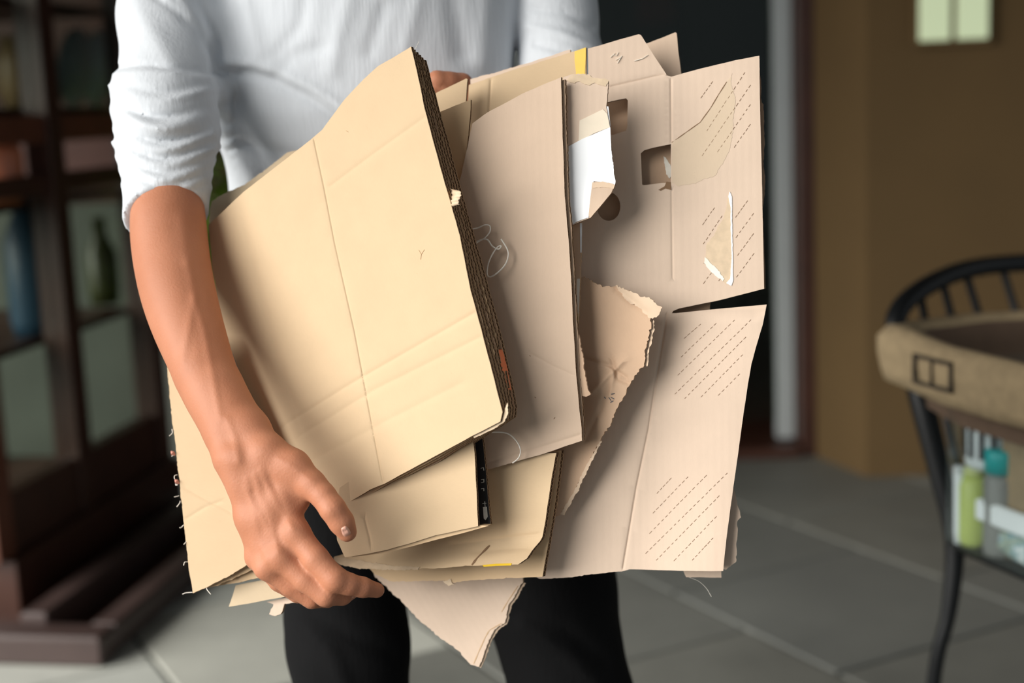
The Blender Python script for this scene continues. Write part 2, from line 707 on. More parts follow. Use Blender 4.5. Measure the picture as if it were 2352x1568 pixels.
prism('floor', [(-1.65, 4.76), (2.95, 4.76), (2.95, 8.0), (-1.65, 8.0)], 0.0, 0.012, DARKW)
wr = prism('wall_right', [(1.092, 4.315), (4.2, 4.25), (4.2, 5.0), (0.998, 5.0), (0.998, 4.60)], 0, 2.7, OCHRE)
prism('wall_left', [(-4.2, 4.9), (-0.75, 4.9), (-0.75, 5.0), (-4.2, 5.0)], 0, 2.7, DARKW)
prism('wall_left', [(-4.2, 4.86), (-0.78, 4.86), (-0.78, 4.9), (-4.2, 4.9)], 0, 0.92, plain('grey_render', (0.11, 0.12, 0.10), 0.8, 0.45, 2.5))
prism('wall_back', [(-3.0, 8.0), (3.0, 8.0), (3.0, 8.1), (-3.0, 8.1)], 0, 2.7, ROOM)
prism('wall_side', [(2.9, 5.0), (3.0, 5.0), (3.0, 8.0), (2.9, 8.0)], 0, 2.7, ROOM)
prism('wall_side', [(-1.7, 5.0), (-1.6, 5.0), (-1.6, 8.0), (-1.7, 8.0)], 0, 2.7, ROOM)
prism('shade_ceiling', [(-3.0, 0.2), (4.2, 0.2), (4.2, 8.1), (-3.0, 8.1)], 2.7, 2.8, SHADE_CEIL)  # unseen porch roof; front and left edges set to shade the background

door = tag(MB().box((0.972, 4.66, 1.15), 0.05, 0.12, 2.3, 0, 0.004).build('door_1', DARKW), None, None, None, 'structure')
MB().box((0.11, 4.66, 0.02), 1.67, 0.16, 0.036, 0, 0.004).build('sill', DARKW, door)
MB().box((0.11, 4.66, 2.28), 1.67, 0.12, 0.06, 0, 0.004).build('head_rail', DARKW, door)
MB().box((-0.735, 4.66, 1.15), 0.05, 0.12, 2.3, 0, 0.004).build('jamb', DARKW, door)
MB().box((0.913, 4.70, 1.145), 0.058, 0.04, 2.2, 0, 0.004).build('stile', ALU, door)
MB().box((0.075, 4.70, 1.17), 0.058, 0.04, 2.14, 0, 0.004).build('stile', ALU, door)
MB().box((0.494, 4.70, 1.17), 0.775, 0.006, 2.12).build('glass_pane', GLASS, door)

# two pale panes high in the ochre wall
LIT = NT('lit_frosted_pane')
LIT.set((0.55, 0.62, 0.45), 0.5, Emission_Color=(0.62, 0.72, 0.42, 1), Emission_Strength=0.42)
win = None
for x0, x1, yb in ((2110, 2181, 95), (2196, 2268, 91)):
    a, b = on_y(x0, yb, 4.285), on_y(x1, yb, 4.285)
    zc = a.z + 0.11
    if win is None:
        c = on_y(2189, 93, 4.285)
        win = tag(MB().box((c.x, 4.292, c.z + 0.11), 0.235, 0.016, 0.25, 0, 0.003).build('window_1', OCHRE), None, None, None, 'structure')
    MB().box(((a.x + b.x) / 2, 4.282, zc), b.x - a.x, 0.012, 0.22, 0, 0.002).build('pane', LIT.m, win)

# ---- things in the dim room behind the door
PIC = plain('dull_red_print', (0.22, 0.05, 0.03), 0.7, 0.3, 12)
pic = thing('framed_picture', on_y(1520, 30, 7.96), 'dull red picture hanging high on the dark wall behind the glass door', 'picture')
c = on_y(1520, 0, 7.96)
MB().box((c.x, 7.985, c.z + 0.02), 0.34, 0.02, 0.36, 0, 0.003).build('frame', DARKW, pic)
MB().box((c.x, 7.972, c.z + 0.02), 0.25, 0.01, 0.27).build('print', PIC, pic)
cw = on_y(1635, 40, 7.5)
war = thing('tall_cabinet', (cw.x, 7.6, 0), 'tall black cabinet standing in the dark room behind the glass door', 'cabinet')
MB().box((cw.x, 7.6, 0.95), 0.30, 0.5, 1.9, 0, 0.006).build('body', plain('black_lacquer', (0.012, 0.012, 0.012), 0.5), war)
MB().box((cw.x, 7.345, 0.95), 0.27, 0.02, 1.8, 0, 0.004).build('door', plain('black_lacquer_door', (0.014, 0.013, 0.012), 0.45), war)

# ---- potted plant far behind the sleeve
LEAF = plain('leaf_green', (0.30, 0.48, 0.05), 0.5, 0.3, 30)
pp = on_z(505, 1045, 0)
pp = V((P(506, 500, 4.55).x, P(506, 500, 4.55).y, 0))
plant = thing('potted_plant', pp, 'green leafy potted plant standing behind the man, seen beside his rolled sleeve', 'plant')
MB().lathe(pp, [(0.10, 0), (0.13, 0.05), (0.15, 0.26), (0.16, 0.28), (0.14, 0.28), (0.13, 0.24)], 18).build('pot', DARKW, plant)
MB().tube([pp + V((0, 0, 0.22)), pp + V((0.01, 0, 0.7)), pp + V((0.0, 0, 1.1))], 0.012, 8).build('stem', DARKW, plant)
lv, lf = [], []
for k in range(420):
    a = rnd.uniform(0, 6.28)
    z = rnd.uniform(0.6, 1.30)
    r0 = rnd.uniform(0.0, 0.12)
    b = pp + V((math.cos(a) * r0, math.sin(a) * r0, z))
    d = V((math.cos(a), math.sin(a), rnd.uniform(-0.4, 0.6))).normalized()
    sd_ = d.cross(V((0, 0, 1))).normalized()
    L, W = rnd.uniform(0.06, 0.11), rnd.uniform(0.018, 0.03)
    i = len(lv)
    up = d.cross(sd_) * 0.01
    lv += [b, b + d * L * 0.4 + sd_ * W, b + d * L * 0.4 - sd_ * W + up, b + d * L * 0.45 - up, b + d * L]
    lf += [(i, i + 1, i + 3), (i, i + 3, i + 2), (i + 1, i + 4, i + 3), (i + 3, i + 4, i + 2)]
tag(mesh('foliage', lv, lf, LEAF, plant), None, None, None, 'stuff')

# ---- glazed wooden cabinet at the left
CB = V((-1.235, 3.30, 0))
cs, cf = V((0.17, 0.985, 0)).normalized(), V((-0.985, 0.17, 0)).normalized()
cang = math.atan2(cs.y, cs.x) - math.pi / 2


def cb(t, q, z):          # t along the glazed side, q to the left, into the cabinet
    return CB + cs * t + cf * q + V((0, 0, z))


cab = thing('glazed_cabinet', CB, 'dark red-brown wooden cabinet with glass panes and stepped base, left of the man', 'cabinet')


def cbox(name, t0, t1, q0, q1, z0, z1, mat, bev=0.004, parent=cab):
    return MB().box(cb((t0 + t1) / 2, (q0 + q1) / 2, (z0 + z1) / 2), abs(q1 - q0), t1 - t0, z1 - z0, cang, bev).build(name, mat, parent)


cbox('base_rail', -0.24, -0.15, -0.34, 1.1, 0.0, 0.07, BASEW, 0.008)
cbox('base_rail', -0.15, 1.02, -0.34, -0.27, 0.0, 0.07, BASEW, 0.008)
cbox('base_rail', -0.15, 1.02, -0.17, -0.10, 0.0, 0.09, BASEW, 0.008)
cbox('base_board', -0.15, 1.02, -0.27, 1.1, 0.0, 0.018, DARKW, 0.003)
cbox('plinth', 0.0, 1.02, -0.02, 1.1, 0.0, 0.165, DARKW, 0.004)
for t in (0.0, 0.44, 0.96):
    cbox('post', t - 0.035, t + 0.045, -0.0, 0.07, 0.165, 2.3, REDW if t == 0 else DARKW)
cbox('post', -0.035, 0.035, 0.55, 0.62, 0.165, 2.3, REDW)
for z, hgt, m in ((0.165, 0.15, DARKW), (1.02, 0.05, DARKW), (1.15, 0.07, REDW), (1.70, 0.08, DARKW), (2.22, 0.08, DARKW)):
    for a, b in ((0.045, 0.405), (0.485, 0.925)):
        cbox('rail', a, b, 0.01, 0.06, z, z + hgt, m)
    cbox('rail', -0.02, 0.03, 0.07, 0.55, z, z + hgt, m)
for z0, z1 in ((0.315, 1.02), (1.22, 1.70)):
    for a, b in ((0.045, 0.405), (0.485, 0.925)):
        cbox('pane', a, b, 0.032, 0.038, z0, z1, CABGLASS, 0)
for z in (0.62, 0.98, 1.22, 1.5):
    cbox('shelf', 0.05, 0.98, 0.08, 0.52, z, z + 0.02, DARKW)
cbox('back_panel', 0.0, 1.0, 0.63, 0.65, 1.22, 2.3, DARKW)
cbox('post', 0.925, 1.005, 0.55, 0.62, 0.165, 2.3, DARKW)
cbox('top', -0.06, 1.06, -0.02, 0.66, 2.3, 2.36, DARKW)


def on_cab(x, y, q):
    """ray against a plane parallel to the glazed side"""
    r = ray(x, y)
    n = cf
    t = (CB + cf * q - CAM).dot(n) / r.dot(n)
    return CAM + r * t


def jar(name, x, y0, y1, q, prof, col, label, cat, zs):
    p = on_cab(x, y1, q)
    top = on_cab(x, y0, q).z
    h = top - zs
    base = V((p.x, p.y, zs))
    t = thing(name, base, label, cat)
    MB().lathe(base, [(r * h, z * h) for r, z in prof], 18).build('body', plain(name + '_glaze', col, 0.35), t, True)
    MB().lathe(base + V((0, 0, h * prof[-1][1])), [(prof[-1][0] * h * 1.15, 0), (prof[-1][0] * h * 1.15, h * 0.06), (prof[-1][0] * h * 0.9, h * 0.07)], 16).build('rim', plain(name + '_rim', tuple(v * 0.8 for v in col), 0.4), t, True)


jar('blue_bottle', 60, 405, 560, 0.13, [(0.12, 0), (0.14, 0.1), (0.14, 0.6), (0.06, 0.8), (0.05, 0.94)], (0.035, 0.085, 0.14), 'dull blue bottle on a shelf behind the cabinet glass', 'bottle', 0.64)
jar('tan_vase', 36, 85, 205, 0.13, [(0.16, 0), (0.24, 0.3), (0.22, 0.7), (0.15, 0.94)], (0.42, 0.29, 0.15), 'tan vase on the upper shelf behind the cabinet glass', 'vase', 1.24)
jar('orange_jar', 2, 320, 425, 0.10, [(0.3, 0), (0.36, 0.2), (0.36, 0.8), (0.3, 0.94)], (0.62, 0.20, 0.10), 'orange jar behind the cabinet glass at the left picture edge', 'jar', 1.0)
jar('green_bottle', 230, 500, 560, 0.2, [(0.16, 0), (0.18, 0.2), (0.18, 0.6), (0.08, 0.8), (0.07, 0.94)], (0.05, 0.055, 0.018), 'small olive green bottle behind the glass, just left of the forearm', 'bottle', 0.64)
PLATE = plain('pale_blue_china', (0.50, 0.58, 0.64), 0.3, 0.25, 12)
for k, (x, yc, lab) in enumerate(((185, 125, 'pale blue plate leaning upright on the upper shelf, left one of the two'), (238, 130, 'pale blue plate leaning upright on the upper shelf, right one beside the sleeve'))):
    p = on_cab(x, yc, 0.22)
    p.z = 1.24 + 0.118
    Rm = Matrix.Rotation(cang, 3, 'Z') @ Matrix.Rotation(math.radians(-80), 3, 'Y')
    pl = thing('upright_plate', p - V((0, 0, 0.118)), lab, 'plate', 'plates in the cabinet')
    MB().lathe(p, [(0.07, 0), (0.075, 0.006), (0.118, 0.016), (0.118, 0.02), (0.07, 0.01)], 24, Rm).build('dish', PLATE, pl, True)
    MB().lathe(p, [(0.105, 0.0165), (0.119, 0.0205), (0.1195, 0.0225), (0.105, 0.0195)], 24, Rm).build('rim', plain('china_rim%d' % k, (0.30, 0.36, 0.30), 0.3), pl, True)

# ---- metal chair with the recycling bin at the right
IRON = plain('black_iron', (0.008, 0.009, 0.010), 0.45, 0.2, 40, Specular_IOR_Level=0.3)
chair = thing('metal_chair', V((0.95, 2.4, 0)), 'black metal armchair with curved spindle back, standing by the ochre wall', 'chair')
eS, gS = V((0.34, -0.94, 0)).normalized(), V((0.94, 0.34, 0)).normalized()
A0 = on_z(2192, 1240, 0.45)


def ch(e, g, z):
    return V((A0.x, A0.y, 0)) + eS * e + gS * g + V((0, 0, z))


foot = P(2122, 1620, 2.42)
foot.z = 0.0
postpts = catmull([P(2092, 800, 2.43), P(2118, 920, 2.40), P(2160, 1090, 2.385), A0, P(2180, 1400, 2.375), P(2148, 1540, 2.39), foot], 8)
rr = np.interp(np.linspace(0, 1, len(postpts)), [0, 0.2, 0.4, 0.52, 0.7, 1], [0.023, 0.021, 0.0175, 0.0165, 0.0125, 0.0115]).tolist()
MB().tube(postpts, rr, 12).build('rear_leg', IRON, chair, True)
for nm, e, g in (('front_leg', 0.46, 0.0), ('front_leg', 0.46, 0.46), ('rear_leg', 0.0, 0.46)):
    sg = 0.04 if 'front' in nm else -0.05
    MB().tube(catmull([ch(e, g, 0.46), ch(e + sg * 0.3, g, 0.25), ch(e + sg, g, 0.0)], 6), 0.0125, 12).build(nm, IRON, chair, True)
MB().tube([A0, ch(0.46, 0, 0.45)], 0.0165, 10).build('seat_rail', IRON, chair, True)
MB().tube([ch(0.46, 0, 0.45), ch(0.46, 0.46, 0.45)], 0.0165, 10).build('seat_rail', IRON, chair, True)
MB().tube([ch(0.46, 0.46, 0.45), ch(0, 0.46, 0.45)], 0.0165, 10).build('seat_rail', IRON, chair, True)
MB().tube([ch(0, 0.46, 0.45), A0], 0.0165, 10).build('seat_rail', IRON, chair, True)
MB().box(ch(0.23, 0.23, 0.445), 0.44, 0.44, 0.012, math.atan2(gS.y, gS.x), 0.003).build('seat', IRON, chair)
railpts = catmull([P(2092, 800, 2.43), P(2056, 745, 2.42), P(2092, 682, 2.46), P(2190, 628, 2.56), P(2300, 607, 2.66), P(2420, 612, 2.74), P(2540, 690, 2.76), ch(0.05, 0.47, 0.75), ch(0.0, 0.46, 0.45)], 8)
MB().tube(railpts, [0.020] * 8 + [0.0175] * (len(railpts) - 8), 12).build('back_rail', IRON, chair, True)
for k, (x, y) in enumerate(((2118, 668), (2163, 645), (2212, 627), (2300, 612), (2380, 612), (2450, 632))):
    best = min(railpts, key=lambda q: (proj_np(np.array(q))[0] - x) ** 2 + (proj_np(np.array(q))[1] - y) ** 2)
    b = ch(-0.02 + 0.01 * k, 0.05 + k * 0.075, 0.46)
    mid = best.lerp(b, 0.35) + V((0.01, 0.05, 0))
    MB().tube(catmull([best, mid, b], 6), 0.0075, 8).build('spindle', IRON, chair, True)

# bin of recyclables with a burlap liner folded over its rim
BURLAP = plain('burlap', (0.36, 0.27, 0.155), 0.9, 0.32, 55, bump=0.003)
BURIN = plain('burlap_inside', (0.11, 0.07, 0.045), 0.9, 0.2, 40)
bang = math.atan2(gS.y, gS.x)
binr = thing('recycling_bin', ch(0.25, 0.22, 0.455), 'clear plastic bin on the metal chair with a burlap liner folded over its rim', 'bin')
Bc = ch(0.19, 0.165, 0)


def bp(a, b, z):
    return V((Bc.x, Bc.y, z)) + eS * a + gS * b


wall = MB()
hx, hy = 0.205, 0.21
a0, a1, b0, b1 = -0.166, 0.21, -0.198, 0.20
for (a, b, sx, sy) in (((a0 + a1) / 2, b0, 0.003, a1 - a0), ((a0 + a1) / 2, b1, 0.003, a1 - a0), (a0, (b0 + b1) / 2, b1 - b0, 0.003), (a1, (b0 + b1) / 2, b1 - b0, 0.003)):
    wall.box(bp(a, b, 0.61), sx, sy, 0.30, bang)
wall.box(bp((a0 + a1) / 2, (b0 + b1) / 2, 0.457), b1 - b0, a1 - a0, 0.004, bang)
wall.build('tub', FILM, binr)
# burlap: a closed loop of rounded-rectangle rings - inner wall, rolled rim, outer cuff
def rrect(hx_, hy_, n=44):
    out = []
    for i in range(n):
        a = 2 * math.pi * i / n
        c, s_ = math.cos(a), math.sin(a)
        e = 0.42
        out.append((hy_ * math.copysign(abs(s_) ** e, s_), hx_ * math.copysign(abs(c) ** e, c)))
    return out


rings = [(0.0, 0.66, -0.004), (0.0, 0.74, -0.004), (0.0, 0.78, -0.004), (0.0, 0.792, 0.012), (0.0, 0.792, 0.03), (0.0, 0.775, 0.042), (0.0, 0.75, 0.042), (0.0, 0.72, 0.038), (0.0, 0.70, 0.034), (0.0, 0.70, 0.024), (0.0, 0.76, 0.022)]
bv, bf = [], []
n = 44
for (_, z, o_) in rings:
    for i, (a, b) in enumerate(rrect(hx + o_, hy + 0.06 + o_, n)):
        wob = 0.006 * noise.noise(V((a * 9, b * 9, z * 7)))
        bulge = 0.035 * math.exp(-((a + hy + 0.08) / 0.06) ** 2) * (1 if b < 0 else 0)
        bv.append(bp(a - bulge, b * (1 + wob * 3) - bulge * 0.8, z + 0.6 * wob + 0.012 * math.exp(-((a + 0.26) / 0.08) ** 2)))
for r_ in range(len(rings) - 1):
    for i in range(n):
        bf.append((r_ * n + i, r_ * n + (i + 1) % n, (r_ + 1) * n + (i + 1) % n, (r_ + 1) * n + i))
mesh('burlap_liner', bv, bf, [BURLAP, BURIN], binr, [1 if k < 2 * n else 0 for k in range(len(bf))])
lab = MB()
for (a0, a1, z0, z1) in ((-0.19, -0.09, 0.770, 0.776), (-0.19, -0.09, 0.727, 0.733), (-0.19, -0.183, 0.727, 0.776), (-0.097, -0.09, 0.727, 0.776), (-0.143, -0.140, 0.733, 0.770)):
    lab.box(bp((a0 + a1) / 2, -hx - 0.044, (z0 + z1) / 2), 0.004, a1 - a0, z1 - z0, bang)
lab.build('printed_rectangle', plain('dark_stencil', (0.05, 0.038, 0.025), 0.9), binr)
brd = MB().box(bp(0.045, -0.172, 0.58), 0.004, 0.215, 0.24, bang, 0.0).build('brown_board', plain('brown_board', (0.30, 0.215, 0.125), 0.9, 0.3, 30), None)
tag(brd, 'flat brown board standing inside the clear bin on the chair', 'board')


def bottle(name, a, b, z, prof, mats, label, cat):
    base = bp(a, b, z)
    t = thing(name, base, label, cat)
    for nm, pr_, m in zip(('body', 'cap', 'band'), prof, mats):
        MB().lathe(base, pr_, 20).build(nm, m, t, True)
    return t


bottle('lime_bottle', -0.134, -0.168, 0.46, ([(0.022, 0), (0.026, 0.01), (0.026, 0.10), (0.018, 0.118)], [(0.02, 0.118), (0.02, 0.128), (0.012, 0.13)]),
       (plain('lime_plastic', (0.50, 0.58, 0.16), 0.4, 0.1), plain('lime_cap', (0.55, 0.60, 0.25), 0.4)), 'yellow-green plastic bottle inside the clear bin on the chair', 'bottle')
bottle('teal_capped_bottle', -0.074, -0.165, 0.46, ([(0.026, 0), (0.028, 0.01), (0.028, 0.12), (0.022, 0.135)], [(0.027, 0.135), (0.027, 0.168), (0.024, 0.172)]),
       (plain('grey_plastic', (0.22, 0.22, 0.21), 0.4, 0.1), plain('teal_cap', (0.0, 0.36, 0.37), 0.4, 0.05)), 'grey bottle with a bright teal cap inside the clear bin', 'bottle')
tb = bp(-0.118, -0.152, 0.592)
tub = thing('striped_pot', tb, 'white plastic pot with black stripes on top of the bottles, below the burlap rim', 'pot')
MB().lathe(tb, [(0.036, 0), (0.040, 0.01), (0.042, 0.11), (0.038, 0.115)], 28).build('body', plain('white_plastic', (0.72, 0.76, 0.78), 0.4, 0.06), tub, True)
for k in range(14):
    a = 2 * math.pi * k / 14
    c = tb + V((math.cos(a) * 0.0418, math.sin(a) * 0.0418, 0.062))
    MB().box(c, 0.0025, 0.008, 0.085, a).build('stripe', plain('black_stripe', (0.02, 0.02, 0.022), 0.5) if k == 0 else bpy.data.materials['black_stripe'], tub)
wc = bp(-0.150, -0.186, 0.46)
wcup = thing('white_cup', wc, 'small white cup in the bin, at the chair post', 'cup')
MB().lathe(wc, [(0.008, 0), (0.009, 0.02), (0.010, 0.10), (0.0105, 0.12), (0.0105, 0.127), (0.009, 0.129)], 18).build('body', WHITE, wcup, True)
MB().lathe(wc, [(0.0105, 0.120), (0.0115, 0.122), (0.0115, 0.126), (0.0105, 0.128)], 18).build('rim', plain('cup_rim', (0.6, 0.63, 0.64), 0.4), wcup, True)
tr = MB().box(bp(-0.005, -0.186, 0.53), 0.012, 0.20, 0.036, bang, 0.004)
tag(tr.build('white_tray', WHITE, None), 'white foam tray lying in front of the brown board in the bin', 'tray')
bm = MB().lathe((0, 0, 0), [(0.001, 0), (0.05, 0.002), (0.075, 0.02), (0.07, 0.04), (0.03, 0.05), (0.002, 0.048)], 40)
fvs = []
for v in bm.v:
    nn = noise.noise(v * 30) * 0.012
    fvs.append(bp(v.y * 2.0 + 0.03, -0.16 + v.x * 0.42, 0.461 + max(0, v.z + nn)))
t = NT('crumpled_film')
tc = t.n('ShaderNodeTexCoord')
vo = t.n('ShaderNodeTexNoise', i_Scale=28.0, i_Detail=4.0)
t.l(tc.outputs['Object'], vo.inputs['Vector'])
rmp = t.n('ShaderNodeValToRGB')
for pos, c in ((0.35, (0.10, 0.20, 0.22)), (0.45, (0.45, 0.50, 0.40)), (0.52, (0.20, 0.36, 0.42)), (0.6, (0.7, 0.75, 0.75))):
    e = rmp.color_ramp.elements.new(pos)
    e.color = c + (1,)
t.l(vo.outputs[0], rmp.inputs[0])
t.set(rmp.outputs[0], 0.25)
tag(mesh('crumpled_bag', fvs, bm.f, t.m), 'crumpled blue-green plastic bag at the bottom of the bin', 'bag')

# ------------------------------------------------------------------ the person (implicit surfaces turned into one skin)
class Field:
    def __init__(s, lo, hi, h):
        s.lo, s.h = np.array(lo, float), h
        s.shape = tuple(int(math.ceil((hi[i] - lo[i]) / h)) + 1 for i in range(3))
        s.d = np.full(s.shape, 0.2, np.float32)

    def sub(s, lo, hi):
        a = np.maximum(0, np.floor((np.array(lo) - s.lo) / s.h).astype(int))
        b = np.minimum(s.shape, np.ceil((np.array(hi) - s.lo) / s.h).astype(int) + 1)
        if (b <= a).any():
            return None, None
        ax = [s.lo[i] + s.h * np.arange(a[i], b[i]) for i in range(3)]
        return tuple(slice(a[i], b[i]) for i in range(3)), np.stack(np.meshgrid(*ax, indexing='ij'), -1)

    @staticmethod
    def smin(a, b, k):
        if k <= 0:
            return np.minimum(a, b)
        hh = np.maximum(k - np.abs(a - b), 0) / k
        return np.minimum(a, b) - hh * hh * k * 0.25

    def cone(s, a, b, r1, r2, k=0.004, cut=False):
        a, b = np.array(a, float), np.array(b, float)
        m = max(r1, r2) + k + 4 * s.h + 0.004
        sl, p = s.sub(np.minimum(a, b) - m, np.maximum(a, b) + m)
        if sl is None:
            return
        ab = b - a
        L2 = max(ab @ ab, 1e-12)
        t = np.clip(((p - a) @ ab) / L2, 0, 1)
        d = np.linalg.norm(p - a - t[..., None] * ab, axis=-1) - (r1 + (r2 - r1) * t)
        if cut:
            s.d[sl] = np.maximum(s.d[sl], -d)
        else:
            s.d[sl] = s.smin(s.d[sl], d.astype(np.float32), k)

    def chain(s, pts, k=0.004):
        for (a, ra), (b, rb) in zip(pts[:-1], pts[1:]):
            s.cone(a, b, ra, rb, k)

    def near(s, w):
        idx = np.argwhere(np.abs(s.d) < w)
        return idx, s.lo + idx * s.h

    def net(s):
        d = s.d
        neg = d < 0
        n = np.zeros(tuple(x - 1 for x in d.shape), np.int8)
        for i in (0, 1):
            for j in (0, 1):
                for k in (0, 1):
                    n += neg[i:d.shape[0] - 1 + i, j:d.shape[1] - 1 + j, k:d.shape[2] - 1 + k]
        cells = np.argwhere((n > 0) & (n < 8))
        idm = -np.ones(n.shape, np.int32)
        idm[tuple(cells.T)] = np.arange(len(cells))
        pos = np.zeros((len(cells), 3))
        cnt = np.zeros(len(cells))
        for ax in range(3):
            o1, o2 = [q for q in range(3) if q != ax]
            for i in (0, 1):
                for j in (0, 1):
                    c0 = cells.copy()
                    c0[:, o1] += i
                    c0[:, o2] += j
                    c1 = c0.copy()
                    c1[:, ax] += 1
                    va, vb = d[tuple(c0.T)].astype(float), d[tuple(c1.T)].astype(float)
                    cr = (va < 0) != (vb < 0)
                    t = np.where(cr, va / np.where(cr, va - vb, 1), 0)
                    pos[cr, o1] += i
                    pos[cr, o2] += j
                    pos[:, ax] += np.where(cr, t, 0)
                    cnt += cr
        verts = s.lo + (cells + pos / cnt[:, None]) * s.h
        faces = []
        for ax in range(3):
            o1, o2 = (ax + 1) % 3, (ax + 2) % 3
            a = neg
            b = np.roll(neg, -1, ax)
            cr = a != b
            sl = [slice(None)] * 3
            sl[ax] = slice(0, d.shape[ax] - 1)
            sl[o1] = slice(1, d.shape[o1] - 1)
            sl[o2] = slice(1, d.shape[o2] - 1)
            off = [0, 0, 0]
            off[o1] = off[o2] = 1
            e = np.argwhere(cr[tuple(sl)]) + np.array(off)
            q = []
            for (i, j) in ((1, 1), (0, 1), (0, 0), (1, 0)):
                c = e.copy()
                c[:, o1] -= i
                c[:, o2] -= j
                q.append(idm[tuple(c.T)])
            q = np.stack(q, 1)
            inn = neg[tuple(e.T)]
            q[~inn] = q[~inn][:, ::-1]
            faces.append(q[(q >= 0).all(1)])
        return verts, np.concatenate(faces)


def smooth_mesh(v, f, it=2, lam=0.5):
    for _ in range(it):
        acc = np.zeros_like(v)
        c = np.zeros(len(v))
        for i in range(4):
            a, b = f[:, i], f[:, (i + 1) % 4]
            np.add.at(acc, a, v[b])
            np.add.at(acc, b, v[a])
            np.add.at(c, a, 1)
            np.add.at(c, b, 1)
        v = v * (1 - lam) + lam * acc / np.maximum(c, 1)[:, None]
    return v


def fast_mesh(name, v, f, mats, parent):
    c = v.mean(0)
    me = bpy.data.meshes.new(name)
    me.vertices.add(len(v))
    me.vertices.foreach_set('co', (v - c).astype(np.float32).ravel())
    me.loops.add(len(f) * 4)
    me.loops.foreach_set('vertex_index', f.astype(np.int32).ravel())
    me.polygons.add(len(f))
    me.polygons.foreach_set('loop_start', np.arange(0, len(f) * 4, 4, dtype=np.int32))
    me.polygons.foreach_set('use_smooth', np.ones(len(f), bool))
    me.update(calc_edges=True)
    me.validate()
    me.materials.append(mats)
    o = bpy.data.objects.new(name, me)
    COL.objects.link(o)
    WLOC[o.name] = V(c)
    o.parent = parent
    o.location = V(c) - world_loc(parent)
    return o


def skin_mat():
    t = NT('skin')
    tc = t.n('ShaderNodeTexCoord')
    n1 = t.n('ShaderNodeTexNoise', i_Scale=22.0, i_Detail=4.0)
    n2 = t.n('ShaderNodeTexNoise', i_Scale=420.0, i_Detail=3.0)
    for q in (n1, n2):
        t.l(tc.outputs['Object'], q.inputs['Vector'])
    c = t.mix(n1.outputs[0], (0.405, 0.158, 0.082), (0.54, 0.236, 0.138))
    t.set(c, 0.52, Specular_IOR_Level=0.28, Subsurface_Weight=0.12, Subsurface_Scale=0.006)
    t.b.inputs['Subsurface Radius'].default_value = (1.0, 0.35, 0.2)
    t.bump(n2.outputs[0], 0.0006, 0.5)
    return t.m


SKIN = skin_mat()
NAIL = plain('nail', (0.66, 0.36, 0.27), 0.3, 0.05)


def cloth(name, rgb, rough=0.9, weave=900.0, bump=0.0004):
    t = NT(name)
    tc = t.n('ShaderNodeTexCoord')
    n1 = t.n('ShaderNodeTexNoise', i_Scale=7.0, i_Detail=5.0)
    mp = t.n('ShaderNodeMapping')
    mp.inputs['Scale'].default_value = (260, 260, 30)
    n2 = t.n('ShaderNodeTexNoise', i_Scale=1.0, i_Detail=3.0)
    t.l(tc.outputs['Object'], n1.inputs['Vector'])
    t.l(tc.outputs['Object'], mp.inputs[0])
    t.l(mp.outputs[0], n2.inputs['Vector'])
    t.set(t.mix(n2.outputs[0], tuple(v * 0.95 for v in rgb), tuple(min(1, v * 1.05) for v in rgb)), rough, Specular_IOR_Level=0.15)
    t.bump(t.math('ADD', t.math('MULTIPLY', n2.outputs[0], 0.15), n1.outputs[0]), 0.008, 0.45)
    return t.m


LINEN = cloth('white_linen', (0.64, 0.67, 0.705))
DENIM = cloth('charcoal_cloth', (0.005, 0.005, 0.0055))

hipc = P(1040, 1450, 1.78)
person = thing('person', V((hipc.x, hipc.y, 0)), 'person in a white long-sleeved shirt and dark trousers holding the cardboard bundle', 'person')

# --- right arm and hand (viewer's left)
MM = 0.001
LO, HI = (-0.47, 1.24, 0.66), (-0.09, 1.64, 1.17)
H = 0.0021
palm, fing = Field(LO, HI, H), Field(LO, HI, H)


def J(x, y, d, mm):
    return (P(x, y, d), mm * MM)


def dense(pts, n=5):
    q = catmull([V((a, b, c)) for a, b, c, r in pts], n)
    r = catmull([V((r, 0, 0)) for a, b, c, r in pts], n)
    return [J(p.x, p.y, p.z, k.x) for p, k in zip(q, r)]


palm.chain(dense([(386, 435, 1.55, 35), (386, 500, 1.535, 38.8), (391, 570, 1.522, 39.4), (404, 650, 1.502, 38.4), (424, 725, 1.485, 36.4), (452, 805, 1.465, 33), (487, 895, 1.445, 28.8), (528, 985, 1.42, 24)]), 0.003)
palm.chain([J(470, 860, 1.45, 26), J(527, 1000, 1.42, 20), J(538, 1052, 1.405, 18.5), J(560, 1100, 1.40, 17)], 0.012)
palm.chain([J(500, 900, 1.44, 26), J(570, 990, 1.415, 20.5), J(608, 1042, 1.40, 18), J(600, 1080, 1.398, 17)], 0.012)
palm.cone(*[q for q in (P(545, 1050, 1.392), P(547, 1056, 1.391))], 9 * MM, 9 * MM, 0.012)   # ulna head
MC = dict(index=J(677, 1222, 1.385, 13.2), middle=J(643, 1277, 1.382, 12.6), ring=J(614, 1300, 1.388, 11.8), little=J(592, 1278, 1.40, 11))
for k, (x, y, r) in dict(index=(618, 1062, 15), middle=(595, 1072, 15), ring=(572, 1082, 15), little=(550, 1096, 14)).items():
    palm.chain([J(x, y, 1.40, r), ((P(x, y, 1.397) + MC[k][0]) / 2, 12.5 * MM), (MC[k][0], MC[k][1] - 0.6 * MM)], 0.010)
palm.chain([J(600, 1120, 1.405, 15), J(640, 1215, 1.402, 15)], 0.012)
palm.chain([J(640, 1110, 1.405, 14), J(662, 1165, 1.402, 12)], 0.010)
palm.chain([J(622, 1048, 1.40, 17), J(672, 1072, 1.392, 15.5), J(716, 1112, 1.384, 13.2)], 0.012)      # thumb metacarpal
